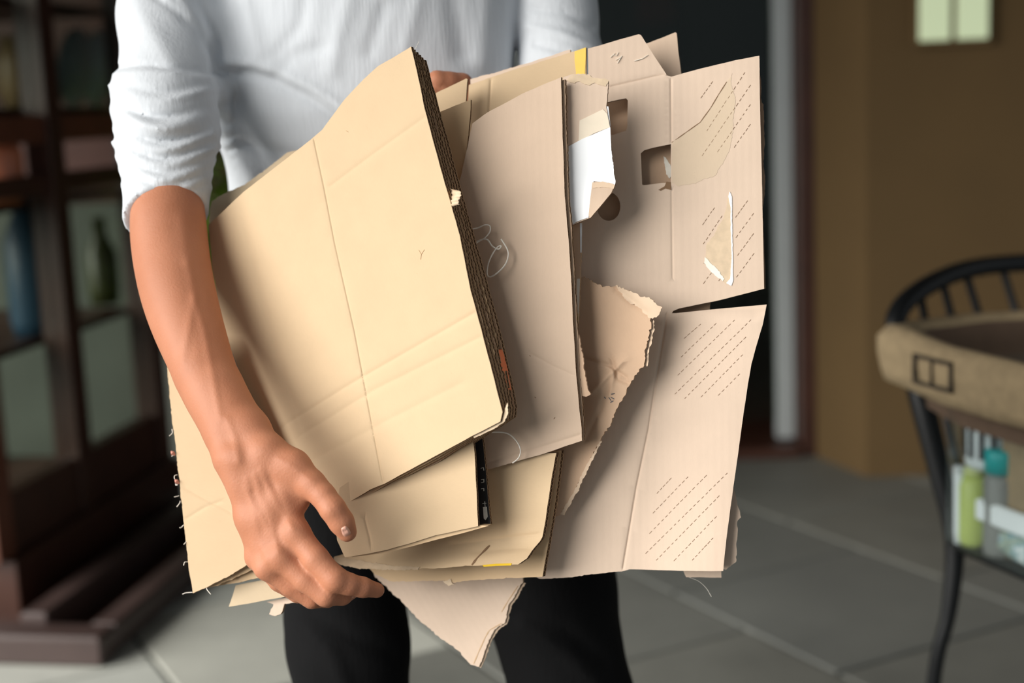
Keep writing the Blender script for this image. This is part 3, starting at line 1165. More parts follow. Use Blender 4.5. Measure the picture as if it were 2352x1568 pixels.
palm.chain([J(650, 1085, 1.398, 14), J(690, 1150, 1.395, 9)], 0.012)     # web
fing.chain([J(716, 1112, 1.384, 13.2), J(742, 1138, 1.378, 11.8), J(764, 1168, 1.373, 12.0), J(784, 1198, 1.376, 11.6), J(797, 1221, 1.379, 9.8)], 0.006)
fing.chain([MC['index'], J(725, 1282, 1.374, 12.4), J(769, 1330, 1.370, 12.2), J(800, 1341, 1.376, 10.4), J(832, 1348, 1.385, 9.6), J(866, 1355, 1.398, 7.6)], 0.004)
fing.chain([MC['middle'], J(700, 1331, 1.378, 11.6), J(748, 1366, 1.377, 11.2), J(786, 1366, 1.392, 9.8), J(812, 1352, 1.418, 8.6)], 0.003)
fing.chain([MC['ring'], J(668, 1345, 1.390, 10.6), J(716, 1374, 1.394, 10.0), J(752, 1374, 1.412, 9.0), J(775, 1360, 1.435, 8)], 0.002)
fing.chain([MC['little'], J(640, 1336, 1.404, 9.4), J(684, 1364, 1.410, 8.8), J(715, 1366, 1.428, 8), J(735, 1356, 1.446, 7)], 0.002)
for k in ('index', 'middle', 'ring', 'little'):                    # knuckles
    q = MC[k][0] - V((0, 1, 0)) * 0.0035
    palm.cone(q, q + V((0.001, 0, 0.001)), MC[k][1] * 0.93, MC[k][1] * 0.93, 0.007)
palm.d = Field.smin(palm.d, fing.d, 0.0065)
idx, pts = palm.near(0.008)
px, py, _ = proj_np(pts)
disp = np.zeros(len(pts))
for line, wd, am in (([(432, 600), (446, 680), (432, 760), (418, 830)], 9, 1.0), ([(446, 680), (470, 760), (488, 860), (505, 960)], 8, 1.1),
                     ([(418, 500), (430, 600)], 14, 0.9), ([(520, 960), (540, 1010), (548, 1060)], 8, 1.0),
                     ([(600, 1080), (640, 1160), (672, 1215)], 7, 1.2), ([(585, 1090), (618, 1190), (640, 1265)], 7, 1.1), ([(566, 1100), (590, 1200), (610, 1290)], 7, 0.9),
                     ([(640, 1055), (690, 1085), (716, 1105)], 7, 0.8), ([(560, 1120), (600, 1185), (630, 1240)], 5, 0.7)):
    disp += am * MM * np.exp(-(seg_dist(px, py, line) / wd) ** 2)
for line, wd, am in (([(620, 1100), (655, 1190)], 9, 1.1), ([(600, 1130), (628, 1240)], 8, 0.9), ([(580, 1130), (600, 1240)], 8, 0.7),
                     ([(782, 1150), (758, 1162)], 2.5, 0.6), ([(790, 1159), (766, 1172)], 2.5, 0.6), ([(792, 1318), (770, 1345)], 2.5, 0.5)):
    disp -= am * MM * np.exp(-(seg_dist(px, py, line) / wd) ** 2)
palm.d[tuple(idx.T)] -= disp.astype(np.float32)
v1, f1 = palm.net()
v1 = smooth_mesh(v1, f1, 2, 0.45)

# --- the rest of the body, coarser, one surface under the clothes
core = Field((-0.62, 1.30, 0.70), (0.36, 2.0, 1.95), 0.006)
tc_ = P(850, 250, 1.735)
sl, p = core.sub((-0.62, 1.3, 0.7), (0.36, 2.0, 1.95))
e_ = np.sqrt(((p[..., 0] - tc_.x) / 0.150) ** 2 + ((p[..., 1] - tc_.y) / 0.088) ** 2)
dd = np.maximum((e_ - 1) * 0.088, np.abs(p[..., 2] - 1.13) - 0.30)
core.d[:] = np.minimum(core.d, dd.astype(np.float32))
shR, shL = P(430, -210, 1.70), P(1250, -190, 1.73)
core.cone(shR, shL, 0.052, 0.052, 0.04)
core.chain([(shR, 0.04), J(390, -40, 1.66, 32), J(386, 160, 1.605, 34), J(386, 440, 1.548, 31)], 0.02)
core.chain([(shL, 0.045), J(1278, 90, 1.705, 38), J(1310, 330, 1.665, 35), J(1210, 345, 1.635, 30), J(1120, 300, 1.60, 24), J(1080, 255, 1.585, 21)], 0.02)
nk = (shR + shL) / 2 + V((0, 0.0, 0.03))
core.chain([(nk, 0.062), (nk + V((0, -0.015, 0.13)), 0.055)], 0.03)
hd = nk + V((0, -0.03, 0.26))
core.cone(hd + V((0, 0.01, 0.03)), hd + V((0, -0.012, -0.055)), 0.083, 0.062, 0.02)
core.cone(hd + V((0, -0.082, 0.01)), hd + V((0, -0.100, -0.022)), 0.009, 0.014, 0.012)
for sg in (-1, 1):
    core.cone(hd + V((sg * 0.083, 0.012, 0.015)), hd + V((sg * 0.08, 0.008, -0.025)), 0.014, 0.010, 0.008)
v2, f2 = core.net()
# --- left hand gripping the bundle from behind
lh = Field((-0.17, 1.46, 1.02), (0.06, 1.68, 1.24), 0.0026)
lh.chain([J(1110, 290, 1.60, 24), J(1075, 245, 1.583, 20), J(1050, 225, 1.578, 17)], 0.01)
lh.chain([J(1050, 232, 1.58, 16), J(1025, 222, 1.572, 14)], 0.01)
lh.chain([J(1062, 192, 1.572, 12), J(1030, 190, 1.562, 11.5), J(1004, 187, 1.556, 11), J(985, 196, 1.556, 9.5)], 0.005)
lh.chain([J(1050, 222, 1.57, 12), J(1018, 220, 1.558, 11.2), J(992, 222, 1.552, 10), J(978, 230, 1.552, 9)], 0.003)
lh.chain([J(1048, 248, 1.572, 11.5), J(1018, 250, 1.56, 10.5), J(992, 252, 1.554, 9.6), J(980, 258, 1.553, 8.6)], 0.003)
lh.chain([J(1052, 272, 1.576, 10.5), J(1026, 277, 1.566, 9.5), J(1004, 280, 1.56, 8.6)], 0.003)
lh.chain([J(1075, 232, 1.585, 14), J(1060, 212, 1.60, 12), J(1035, 205, 1.606, 10)], 0.006)
v3, f3 = lh.net()
v3 = smooth_mesh(v3, f3, 1, 0.4)
body = fast_mesh('body', np.concatenate([v1, v2, v3]), np.concatenate([f1, f2 + len(v1), f3 + len(v1) + len(v2)]), SKIN, person)


def grid_patch(name, cx, cy, rx, ry, rot, field, mat, parent, lift):
    vs, fs = [], []
    n = 10
    for i in range(n + 1):
        for k in range(20):
            a = 2 * math.pi * k / 20
            r_ = i / n
            ca = math.copysign(abs(math.cos(a)) ** 0.7, math.cos(a))
            sa = math.copysign(abs(math.sin(a)) ** 0.7, math.sin(a))
            x, y = rx * r_ * ca, ry * r_ * sa
            X, Y = cx + x * math.cos(rot) - y * math.sin(rot), cy + x * math.sin(rot) + y * math.cos(rot)
            d = 1.30
            while d < 1.5:
                q = np.array(P(X, Y, d))
                ii = np.clip(((q - field.lo) / field.h).astype(int), 0, np.array(field.shape) - 1)
                sd2 = float(field.d[tuple(ii)])
                if sd2 < 0.0006:
                    break
                d += max(0.0004, min(0.004, sd2 * 0.5))
            vs.append((X, Y, d))
    arr = np.array(vs)
    dm = arr[:, 2].copy().reshape(n + 1, 20)
    for _ in range(4):
        dm = (dm + np.roll(dm, 1, 1) + np.roll(dm, -1, 1)) / 3
        dm[1:-1] = (dm[:-2] + 2 * dm[1:-1] + dm[2:]) / 4
    out = [P(x, y, d - lift * (1 - (i // 20 / n) ** 4) + 0.0012 * (i // 20 / n) ** 6) for i, ((x, y, _), d) in enumerate(zip(vs, dm.ravel()))]
    for i in range(n):
        for k in range(20):
            fs.append((i * 20 + k, (i + 1) * 20 + k, (i + 1) * 20 + (k + 1) % 20, i * 20 + (k + 1) % 20))
    return mesh(name, out, fs, mat, parent)


grid_patch('thumbnail', 793, 1220, 14.5, 11.5, math.radians(62), palm, NAIL, person, 0.0020)
HAIR = plain('dark_hair', (0.02, 0.014, 0.010), 0.5, 0.4, 90)
hv = Field((hd.x - 0.13, hd.y - 0.14, hd.z - 0.10), (hd.x + 0.13, hd.y + 0.14, hd.z + 0.16), 0.006)
hv.cone(hd + V((0, 0.018, 0.04)), hd + V((0, 0.03, -0.03)), 0.09, 0.075, 0.0)
hv.cone(hd + V((0, -0.10, -0.05)), hd + V((0, -0.11, 0.03)), 0.075, 0.07, 0.0, cut=True)
vh, fh = hv.net()
fast_mesh('hair', smooth_mesh(vh, fh, 1), fh, HAIR, person)

# --- shirt
sh = Field((-0.50, 1.40, 0.86), (0.32, 1.98, 1.52), 0.0031)
sl, p = sh.sub((-0.5, 1.4, 0.86), (0.32, 1.98, 1.52))
wz = 1.0 + 0.075 * np.clip((p[..., 2] - 1.15) / 0.05, 0, 1)
e_ = np.sqrt(((p[..., 0] - tc_.x) / (0.178 * wz)) ** 2 + ((p[..., 1] - tc_.y) / (0.112 * wz)) ** 2)
sh.d[:] = np.maximum((e_ - 1) * 0.112, np.abs(p[..., 2] - 1.16) - 0.27).astype(np.float32)
sh.cone(shR, shL, 0.068, 0.068, 0.06)
sh.chain([(shR, 0.062), J(383, 40, 1.645, 53), J(381, 166, 1.612, 51.5)], 0.018)
sh.chain([J(381, 160, 1.611, 52), J(379, 215, 1.600, 54), J(379, 265, 1.590, 54.5), J(381, 345, 1.572, 54), J(383, 425, 1.556, 47), J(381, 500, 1.540, 45), J(384, 570, 1.525, 43.5)], 0.003)
sh.cone(P(498, 60, 1.665), P(503, 190, 1.655), 0.026, 0.024, 0.02)
sh.chain([(shL, 0.062), J(1268, 40, 1.715, 52), J(1288, 160, 1.695, 50), J(1312, 335, 1.665, 46), J(1222, 345, 1.64, 38)], 0.018)
idx, pts = sh.near(0.02)
px, py, pd = proj_np(pts)
disp = np.zeros(len(pts))
arm = (pts[:, 0] < P(505, 300, 1.58).x) & (pd < 1.69)
left = px > 1185
# wrinkles round the rolled sleeve
k2 = np.clip((py - 150) / 330, 0, 1)
ye = py + (6 + 40 * k2) * ((px - 385) / 105) ** 2 * np.where(px < 385, 0.9, 0.7)
ye -= 8 * np.sin((px - 300) / 40.0)
for y0, wd, am in ((205, 9, -2.0), (222, 8, 2.0), (262, 9, -3.6), (287, 13, 4.2), (318, 8, -3.4), (336, 8, 2.4), (356, 7, -2.6), (372, 9, 2.4), (388, 6, -2.2), (405, 8, 1.8), (419, 6, -1.9), (436, 8, 1.4), (451, 5, -1.4), (466, 8, 0.8)):
    a = 1.45 * am * (0.65 + 0.5 * np.sin(px / 37.0 + y0))
    disp += np.where(arm & (py > 150), a * MM * np.exp(-((ye - y0 - 30 * 0) / wd) ** 2), 0)
FOLDS = [  # line, width px, mm (minus = valley)
    ([(455, 0), (470, 45), (497, 110), (512, 170)], 14, -5), ([(345, -20), (400, 20), (450, 65), (486, 125), (495, 160)], 10, -5), ([(410, -10), (455, 40), (480, 80)], 8, 3),
    ([(380, 0), (430, 40), (470, 90)], 12, 3.5), ([(300, 0), (345, 70), (400, 150)], 26, 3),
    ([(512, 165), (577, 167), (633, 186), (710, 224), (790, 285)], 13, -4), ([(520, 145), (580, 148), (640, 165), (720, 205), (800, 255)], 15, 4),
    ([(530, 190), (555, 250), (580, 310), (630, 400)], 26, -7), ([(505, 300), (530, 350), (570, 410)], 22, 6), ([(560, 330), (640, 350), (740, 370)], 14, -3),
    ([(560, 0), (575, 60), (590, 120)], 20, 3), ([(640, 170), (670, 130), (740, 110)], 18, -2.5), ([(700, 0), (690, 60), (640, 120)], 16, -2),
    ([(800, 0), (780, 70), (760, 160)], 22, 2.5), ([(880, 20), (850, 120)], 18, -2.2), ([(960, 0), (930, 110)], 20, 2), ([(1040, 0), (1060, 120)], 24, -3), ([(1120, 0), (1110, 140)], 26, 3),
    ([(1195, -10), (1190, 60), (1185, 160)], 16, -9), ([(1220, 20), (1300, 30), (1360, 60)], 9, -3), ([(1210, 60), (1290, 75), (1370, 110)], 9, 3), ([(1230, 100), (1300, 120)], 8, -3)]
for line, wd, am in FOLDS:
    disp += am * MM * np.exp(-(seg_dist(px, py, line) / wd) ** 2)
rn = np.array([noise.noise(V((x * 14, y * 14, z * 8))) for x, y, z in pts[::1]]) if len(pts) < 700000 else 0
disp += 0.0028 * rn
stepy = 158 + 18 * np.clip((px - 420) / 80, 0, 1) + 4 * np.sin(px / 30.0)
disp += np.where(arm, 0.0050 * np.clip((py - stepy) / 7, 0, 1) * np.clip((330 - py) / 100, 0, 1), 0)
disp -= np.where(arm, 0.0022 * np.exp(-((py - stepy + 5) / 5) ** 2), 0)
sh.d[tuple(idx.T)] -= disp.astype(np.float32)
# open cuff
hc = np.array(P(383, 494, 1.54))
ad = np.array((P(440, 770, 1.475) - P(386, 420, 1.555)).normalized())
hn = ad + np.array([0.06, -0.30, 0.0])
hn /= np.linalg.norm(hn)
sl, p = sh.sub((-0.5, 1.4, 0.98), (-0.27, 1.68, 1.14))
cutp = (p - hc) @ hn
inarm = np.linalg.norm(p - hc, axis=-1) < 0.085
sh.d[sl] = np.where(inarm, np.maximum(sh.d[sl], cutp), sh.d[sl])
v4, f4 = sh.net()
fast_mesh('shirt', smooth_mesh(v4, f4, 1, 0.45), f4, LINEN, person)

# --- trousers and shoes
tr_ = Field((-0.45, 1.5, 0.04), (0.30, 2.05, 1.04), 0.006)
hip = V((tc_.x, tc_.y + 0.01, 0.93))
lk, rk = P(800, 1480, 1.76), P(1292, 1480, 1.80)
tr_.chain([(hip + V((-0.075, 0, 0.04)), 0.095), (lk, 0.074), (V((lk.x + 0.005, lk.y + 0.03, 0.06)), 0.058)], 0.02)
tr_.chain([(hip + V((0.075, 0, 0.04)), 0.095), (rk + V((-0.015, 0, 0.08)), 0.083), (rk + V((0.012, 0, -0.08)), 0.074), (V((rk.x + 0.03, rk.y + 0.03, 0.06)), 0.058)], 0.02)
tr_.cone(hip + V((-0.07, 0, 0.06)), hip + V((0.07, 0, 0.06)), 0.10, 0.10, 0.03)
idx, pts = tr_.near(0.03)
px, py, pd = proj_np(pts)
disp = np.zeros(len(pts))
for line, wd, am in (([(670, 1420), (760, 1500), (800, 1600)], 18, 5), ([(720, 1400), (800, 1460), (900, 1500)], 16, -4), ([(1200, 1440), (1300, 1500), (1400, 1600)], 18, 5), ([(1180, 1400), (1290, 1440), (1390, 1520)], 14, -4)):
    disp += am * MM * np.exp(-(seg_dist(px, py, line) / wd) ** 2)
disp += 0.004 * np.array([noise.noise(V((x * 9, y * 9, z * 7))) for x, y, z in pts])
tr_.d[tuple(idx.T)] -= disp.astype(np.float32)
v5, f5 = tr_.net()
fast_mesh('trousers', smooth_mesh(v5, f5, 1), f5, DENIM, person)
for q in (V((lk.x + 0.005, lk.y + 0.03, 0)), V((rk.x + 0.03, rk.y + 0.03, 0))):
    so = Field((q.x - 0.09, q.y - 0.26, 0.0), (q.x + 0.09, q.y + 0.12, 0.16), 0.005)
    so.chain([(q + V((0, 0.04, 0.045)), 0.042), (q + V((0, -0.08, 0.042)), 0.04), (q + V((0.0, -0.17, 0.036)), 0.034)], 0.02)
    so.cone(q + V((0, 0.02, 0.05)), q + V((0, 0.03, 0.10)), 0.045, 0.05, 0.02)
    vs_, fs_ = so.net()
    fast_mesh('shoe', smooth_mesh(vs_, fs_, 1), fs_, plain('dark_leather', (0.03, 0.02, 0.015), 0.4), person)

# ------------------------------------------------------------------ the cardboard bundle, front to back
G_FRONT, CATC = 'tan box layers', 'cardboard'


def boxthing(label, sheet, px, py, name='flattened_box', cat=CATC, group=None):
    return thing(name, sheet.pt(px, py), label, cat, group)


# -- 1: tan folded box in front
A1 = [(480, 515, 1.548), (1150, 950, 1.362), (945, 108, 1.400)]
edgeF = [(944, 107), (958, 165), (975, 248), (998, 336), (1021, 419), (1031, 452), (1056, 541), (1081, 667), (1097, 726), (1112, 783), (1127, 838), (1140, 892), (1154, 946)]
edgeB = [(973, 137), (984, 180), (1006, 258), (1030, 345), (1052, 430), (1064, 471), (1084, 541), (1111, 640), (1131, 712), (1150, 785), (1160, 830), (1169, 866), (1182, 934)]
left1 = [(868, 152), (835, 182), (790, 230), (740, 298), (712, 322), (640, 378), (560, 440), (479, 516), (488, 620), (515, 760), (560, 880), (625, 1000), (700, 1100), (770, 1158)]
botF = [(1149, 968), (1118, 984), (1084, 1001), (1020, 1036), (950, 1074), (882, 1111), (850, 1124), (806, 1150), (788, 1160)]
poly1 = edgeF + botF + left1[::-1] + [(905, 131)]
s1 = Sheet(A1, lambda x, y: -0.010 * sstep(620, 470, x - (y - 500) * 0.24) + 0.004 * math.sin((x - 480) / 260.0), 0.42)
s1.creases = [([(722, 322), (745, 430), (770, 560), (815, 760), (880, 1109)], 2.2, 0.0014), ([(758, 428), (860, 352), (978, 268)], 5, 0.0008),
              ([(640, 985), (800, 885), (1096, 715)], 5, 0.0010), ([(690, 1000), (860, 895), (1112, 770)], 6, 0.0009), ([(730, 1050), (900, 960), (1060, 880)], 7, 0.0007),
              ([(560, 505), (600, 680), (640, 830), (690, 980)], 8, 0.0014)]
t1 = boxthing('large tan folded box in front of the bundle, under the forearm, with one long crease', s1, 850, 1100)
s1.build('front_panel', poly1, (TAN, EDGE, BACKM), t1, wob=0.7)
s1.strokes('crease_line', poly_segs([(722, 324), (745, 430), (770, 560), (815, 760), (879, 1104)]), CREASE, t1, 1.5, 0.0003 - 0.0013)
s1.strokes('scuff_mark', [((962, 574), (968, 584)), ((968, 584), (975, 573)), ((968, 584), (966, 596)), ((795, 300), (800, 303))], CREASE, t1, 1.6)
s1.patch('torn_edge', [(1154, 950), (1161, 925), (1163, 948), (1156, 968), (1120, 990), (1085, 1006), (1082, 1000), (1118, 982), (1146, 966)], GLUET, t1, -0.003, 0.001, range(9), 2.5, 6)


def layer(k, tot, dz):
    t = k / tot
    e = lerp_poly(edgeF, edgeB, t)
    bt = [(1149 + 31 * t, 968 - 10 * t), (1118 + 15 * t, 984 + 4 * t), (1084, 1001 + 18 * t), (1010, 1042 + 28 * t), (882, 1111 + 27 * t), (810, 1150 + 34 * t), (790, 1165 + 15 * t)]
    lf = [(x + 6 + 6 * k, y + 12 * k) for x, y in left1[:8]] + left1[8:]
    return [(a, b, d + dz) for a, b, d in A1], e + bt + lf[::-1] + [(905 + 8 * k, 135 + 14 * k)]


def bend1(x, y):
    return -0.010 * sstep(620, 470, x - (y - 500) * 0.24) + 0.004 * math.sin((x - 480) / 260.0)


tl = None
a2, p2 = layer(1, 5, 0.0076)
s = Sheet(a2, bend1, 0.42, 0.0)
s.build('back_panel', p2, (TAN2, EDGE, BACKM), t1, torn=range(0, 12), tamp=2.5)
for k, lab in ((2, 'thin brown sheet in the stack right behind the tan front box, second edge seen'),
               (3, 'thin brown sheet in the middle of the stacked edges behind the tan front box'),
               (4, 'brown sheet with a curled torn bit, near the back of the stacked edges')):
    a2, p2 = layer(k, 5, 0.0076 * k)
    s = Sheet(a2, bend1, 0.42, 0.0)
    nm = thing('cardboard_sheet', s.pt(900, 1110), lab, CATC, 'sheets stacked behind the front box')
    s.build('board', p2, (BROWN if k % 2 else TAN2, EDGE, BACKM), nm, torn=range(0, 12), tamp=3.0, thick=0.0042)
    if k == 4:
        q = s.pt(1041, 455, 0.016)
        cb_ = MB()
        ribs = []
        for i in range(13):
            u = i / 12
            for j in range(7):
                v = j / 6
                a = -0.6 + 2.6 * v
                x, y = 1026 + 33 * v + 3 * math.sin(u * 6), 432 + 44 * u + 6 * v * (1 - 2 * u)
                cb_.v.append(s1.pt(x, y, -0.003 + 0.006 * math.sin(a) + 0.0012 * math.cos(i * 2.3)))
        for i in range(12):
            for j in range(6):
                b = i * 7 + j
                cb_.f.append((b, b + 1, b + 8, b + 7))
        tag(cb_.build('curled_bit', GLUET, nm, True), 'pale curled torn flap sticking out of the edges')
a2, p2 = layer(5, 5, 0.0076 * 5)
s = Sheet(a2, bend1, 0.42, 0.0)
tl = boxthing('brown folded box behind the stacked edges with an orange printed strip near its corner', s, 950, 1095)
s.build('board', p2, (BROWN, EDGE, BACKM), tl, torn=range(0, 12), tamp=1.2, thick=0.005)
s.patch('orange_print', [(1147, 800), (1154, 803), (1160, 822), (1167, 850), (1172, 878), (1175, 897), (1164, 892), (1157, 860), (1150, 828)], ORANGE, tl, 0.0105, 0.0103, (1, 2, 3, 4), 1.5, 5)
s.patch('orange_print', [(1168, 905), (1172, 900), (1178, 922), (1180, 940), (1175, 930)], ORANGE, tl, 0.0012, 0.001, (1, 2), 1.5, 5)
s.patch('white_scrap', [(1124, 738), (1130, 744), (1131, 768), (1127, 758)], WHITE, tl, 0.009, 0.0006)
# fold that closes the bottom of that box, seen below the front box
s.patch('bottom_fold', [(1150, 972), (1180, 956), (1150, 975), (1090, 1006), (1010, 1050), (882, 1124), (815, 1168), (800, 1176), (800, 1160), (880, 1116), (1000, 1052), (1085, 1008)], TAN2, tl, 0.012, 0.004)

# -- 2: lower tan box with the black inside
A3 = [(790, 1270, 1.462), (1098, 1205, 1.408), (1090, 1020, 1.408)]
s3b = Sheet([(x, y, d + 0.024) for x, y, d in A3], None, 1.5)
t3 = thing('flattened_box', s3b.pt(900, 1240), 'tan box under the front stack, black inside showing along its right edge', CATC)
s3b.build('back_panel', [(1040, 950), (1106, 985), (1114, 1060), (1121, 1140), (1127, 1204), (1105, 1207), (900, 1264), (790, 1270), (775, 1170), (900, 1080)], (BLACKP, EDGE, BACKM), t3)
s3 = Sheet(A3, lambda x, y: 0.002 * math.sin(x / 90.0), 1.35)
s3.creases = [([(838, 1190), (850, 1236), (852, 1250)], 3, 0.001)]
s3.build('front_panel', [(1060, 940), (1084, 985), (1090, 1040), (1094, 1120), (1098, 1208), (1060, 1216), (1000, 1229), (940, 1248), (890, 1262), (842, 1272), (792, 1279), (774, 1240), (768, 1190), (780, 1120), (900, 1040)], (TAN, EDGE, BACKM), t3, thick=0.004)
s3.patch('bottom_fold', [(1098, 1207), (1120, 1208), (1060, 1225), (1000, 1240), (940, 1256), (880, 1271), (800, 1281), (840, 1270), (890, 1261), (940, 1247), (1000, 1228), (1060, 1215)], TAN2, t3, -0.003, 0.012)
s3b.patch('white_scrap', [(1110, 1164), (1119, 1163), (1121, 1186), (1116, 1194), (1112, 1190)], GLUEW, t3, 0.001)
s3b.strokes('white_print', [((1105, 1075), (1111, 1073)), ((1111, 1073), (1112, 1080)), ((1106, 1101), (1112, 1100)), ((1112, 1100), (1112, 1107)), ((1106, 1108), (1112, 1107)), ((1106, 1122), (1112, 1121)), ((1112, 1121), (1112, 1127)), ((1109, 1156), (1118, 1155)), ((1114, 1151), (1115, 1163))], GLUEW, t3, 1.8, 0.0012)

# -- 3: rose box with the string
A2 = [(1080, 300, 1.447), (1337, 1010, 1.418), (1290, 180, 1.414)]
rose = [(1289, 177), (1292, 300), (1297, 450), (1305, 541), (1312, 646), (1317, 751), (1323, 853), (1330, 930), (1336, 985), (1337, 1012), (1305, 1022), (1272, 1034), (1238, 1045), (1183, 1060), (1123, 1077),
        (1070, 1080), (1020, 900), (1010, 700), (1020, 520), (1060, 400), (1085, 283), (1120, 258), (1200, 215), (1250, 193)]
b2 = lambda x, y: -0.004 * sstep(1200, 1020, x)
s2 = Sheet(A2, b2, 0.03)
s2.creases = [([(1215, 810), (1270, 840), (1318, 862)], 3, 0.0006), ([(1128, 1060), (1200, 1040), (1334, 998)], 4, 0.0010)]
t2 = boxthing('tall rose-brown folded box beside the stack, a white string loop against it', s2, 1230, 1045)
s2.build('front_panel', rose, (PINK, EDGE, BACKM), t2, torn=(13, 14, 15, 16, 17), tamp=1.2)
s2.strokes('pen_speck', [((1228, 911), (1231, 914)), ((1272, 962), (1275, 958)), ((1216, 816), (1219, 818))], CUT, t2, 2.2)
s2l = Sheet([(x, y, d + 0.0062) for x, y, d in A2], b2, 0.03, 0.0)
s2l.build('back_panel', [(1298, 182), (1301, 300), (1306, 450), (1314, 541), (1320, 646), (1326, 751), (1331, 853), (1338, 930), (1341, 985), (1341, 1010), (1300, 1024), (1100, 1070), (1080, 900), (1080, 420), (1120, 262), (1200, 222), (1250, 200)], (BROWN, EDGE, BACKM), t2, torn=range(0, 9), tamp=1.5, thick=0.0044)
s2l.patch('torn_flap', [(1322, 752), (1330, 775), (1338, 820), (1346, 870), (1350, 895), (1356, 905), (1346, 911), (1334, 908), (1329, 860)], BROWN, t2, -0.001, 0.003, range(9), 2.5)

# -- 4: strip with white tape
A4 = [(1300, 180, 1.430), (1310, 520, 1.434), (1400, 300, 1.424)]
s4 = Sheet(A4, lambda x, y: 0.010 * sstep(400, 510, y) * sstep(1330, 1400, x), 0.02)
t4 = thing('tape_covered_strip', s4.pt(1320, 518), 'torn cardboard strip with broad white tape across it, beside the rose-brown box', CATC)
s4.build('board', [(1293, 178), (1310, 172), (1340, 169), (1356, 173), (1378, 181), (1397, 184), (1396, 206), (1393, 241), (1400, 286), (1404, 337), (1410, 394), (1413, 425), (1404, 442), (1380, 472), (1356, 500), (1330, 510), (1309, 520), (1304, 430), (1299, 337), (1295, 250)],
         (PINK2, EDGE, BACKM), t4, torn=(0, 1, 2, 3, 4, 5, 6, 7, 8), tamp=3.0, thick=0.006, grid=12)
s4.patch('torn_edge', [(1300, 186), (1312, 174), (1340, 170), (1378, 181), (1398, 184), (1392, 198), (1370, 192), (1352, 196), (1330, 186), (1312, 190)], GLUET, t4, 0.0006, 0.0006, range(10), 4)
s4.patch('clear_tape', [(1331, 277), (1360, 263), (1385, 251), (1395, 262), (1401, 292), (1365, 306), (1329, 326)], TAPEM, t4, 0.0006)
s4.patch('white_tape', [(1300, 339), (1340, 318), (1402, 292), (1404, 337), (1410, 392), (1413, 424), (1392, 419), (1364, 416), (1359, 440), (1352, 500), (1328, 508), (1309, 519), (1304, 430)], WHITE, t4, 0.001, torn=(3, 4, 5, 9, 10), tamp=2.0)
s4.patch('folded_corner', [(1361, 419), (1385, 420), (1413, 425), (1404, 444), (1380, 473), (1357, 500), (1352, 496), (1357, 450)], PINK, t4, 0.0022, 0.003, (0, 1), 2)
s4.patch('torn_edge', [(1361, 419), (1385, 417), (1413, 425), (1410, 434), (1385, 430), (1362, 432)], PLY, t4, 0.0028, 0.001, (0, 1, 3, 4), 3)
s4.patch('torn_edge', [(1391, 243), (1397, 244), (1402, 290), (1399, 290), (1394, 268)], WHITE, t4, -0.001, 0.002)
s4b = Sheet([(x, y, d + 0.010) for x, y, d in A4], None, 0.02)
t4b = thing('cardboard_strip', s4b.pt(1325, 760), 'narrow dark brown strip below the white-taped piece, its edge pale', CATC)
s4b.build('board', [(1304, 495), (1336, 510), (1335, 560), (1333, 640), (1330, 720), (1327, 765), (1316, 770), (1310, 640)], (BROWN, EDGE_L, BACKM), t4b, torn=(1, 2, 3, 4), tamp=1.5)
s4b.patch('pale_edge', [(1332, 512), (1337, 512), (1336, 580), (1333, 580)], WHITE, t4b, 0.0004)
s4b.patch('pale_edge', [(1325, 640), (1332, 640), (1328, 750), (1323, 752)], GLUEW, t4b, 0.0004)
s4b.patch('yellow_speck', [(1324, 722), (1328, 720), (1328, 740), (1324, 742)], YELLOW, t4b, 0.0008)

# -- 5: lower tan panel with the bent flap
A5 = [(800, 1250, 1.54), (1262, 1100, 1.436), (1250, 1230, 1.438)]


def b5(x, y):
    fy = 1236 + (1240 - x) * 0.06
    return 0.034 * sstep(0, 75, y - fy) + 0.010 * sstep(870, 760, x)


s5 = Sheet(A5, b5, 1.5)
s5.creases = [([(1040, 1250), (1120, 1240), (1235, 1226)], 4, 0.0012), ([(1090, 1268), (1150, 1262), (1220, 1258)], 5, 0.0008)]
t5 = boxthing('tan panel with its bottom flap bent forward and slit, resting on the index finger', s5, 1000, 1300)
s5.build('panel', [(1000, 1030), (1278, 1040), (1268, 1090), (1262, 1130), (1252, 1200), (1246, 1232), (1240, 1243), (1222, 1264), (1210, 1282), (1190, 1296), (1085, 1299), (965, 1306), (900, 1306), (860, 1303), (820, 1298), (790, 1294), (768, 1285), (768, 1278), (790, 1272), (840, 1255), (900, 1180), (900, 1100)],
         (TAN, EDGE, BACKM), t5, torn=(10, 11, 12, 13, 14, 15, 16), tamp=1.8, grid=12, thick=0.0072)
s5.strokes('slit', poly_segs([(1084, 1297), (1096, 1281), (1107, 1270), (1125, 1252)]), CUT, t5, 5.0, 0.0006)
s5.patch('yellow_tape_edge', [(1108, 1297), (1140, 1294), (1176, 1293), (1174, 1298), (1140, 1299), (1112, 1301)], YELLOW, t5, 0.0006)
s5.patch('torn_edge', [(768, 1279), (800, 1283), (850, 1290), (900, 1298), (965, 1301), (960, 1308), (880, 1309), (820, 1304), (788, 1298), (770, 1290)], GLUET, t5, 0.0008, 0.003, range(10), 3.5)
s5l = Sheet([(x, y, d + 0.016) for x, y, d in A5], None, 1.5)
t5l = thing('cardboard_sheet', s5l.pt(1000, 1330), 'olive-shaded tan panel just behind the slit flap, fluted right edge', CATC)
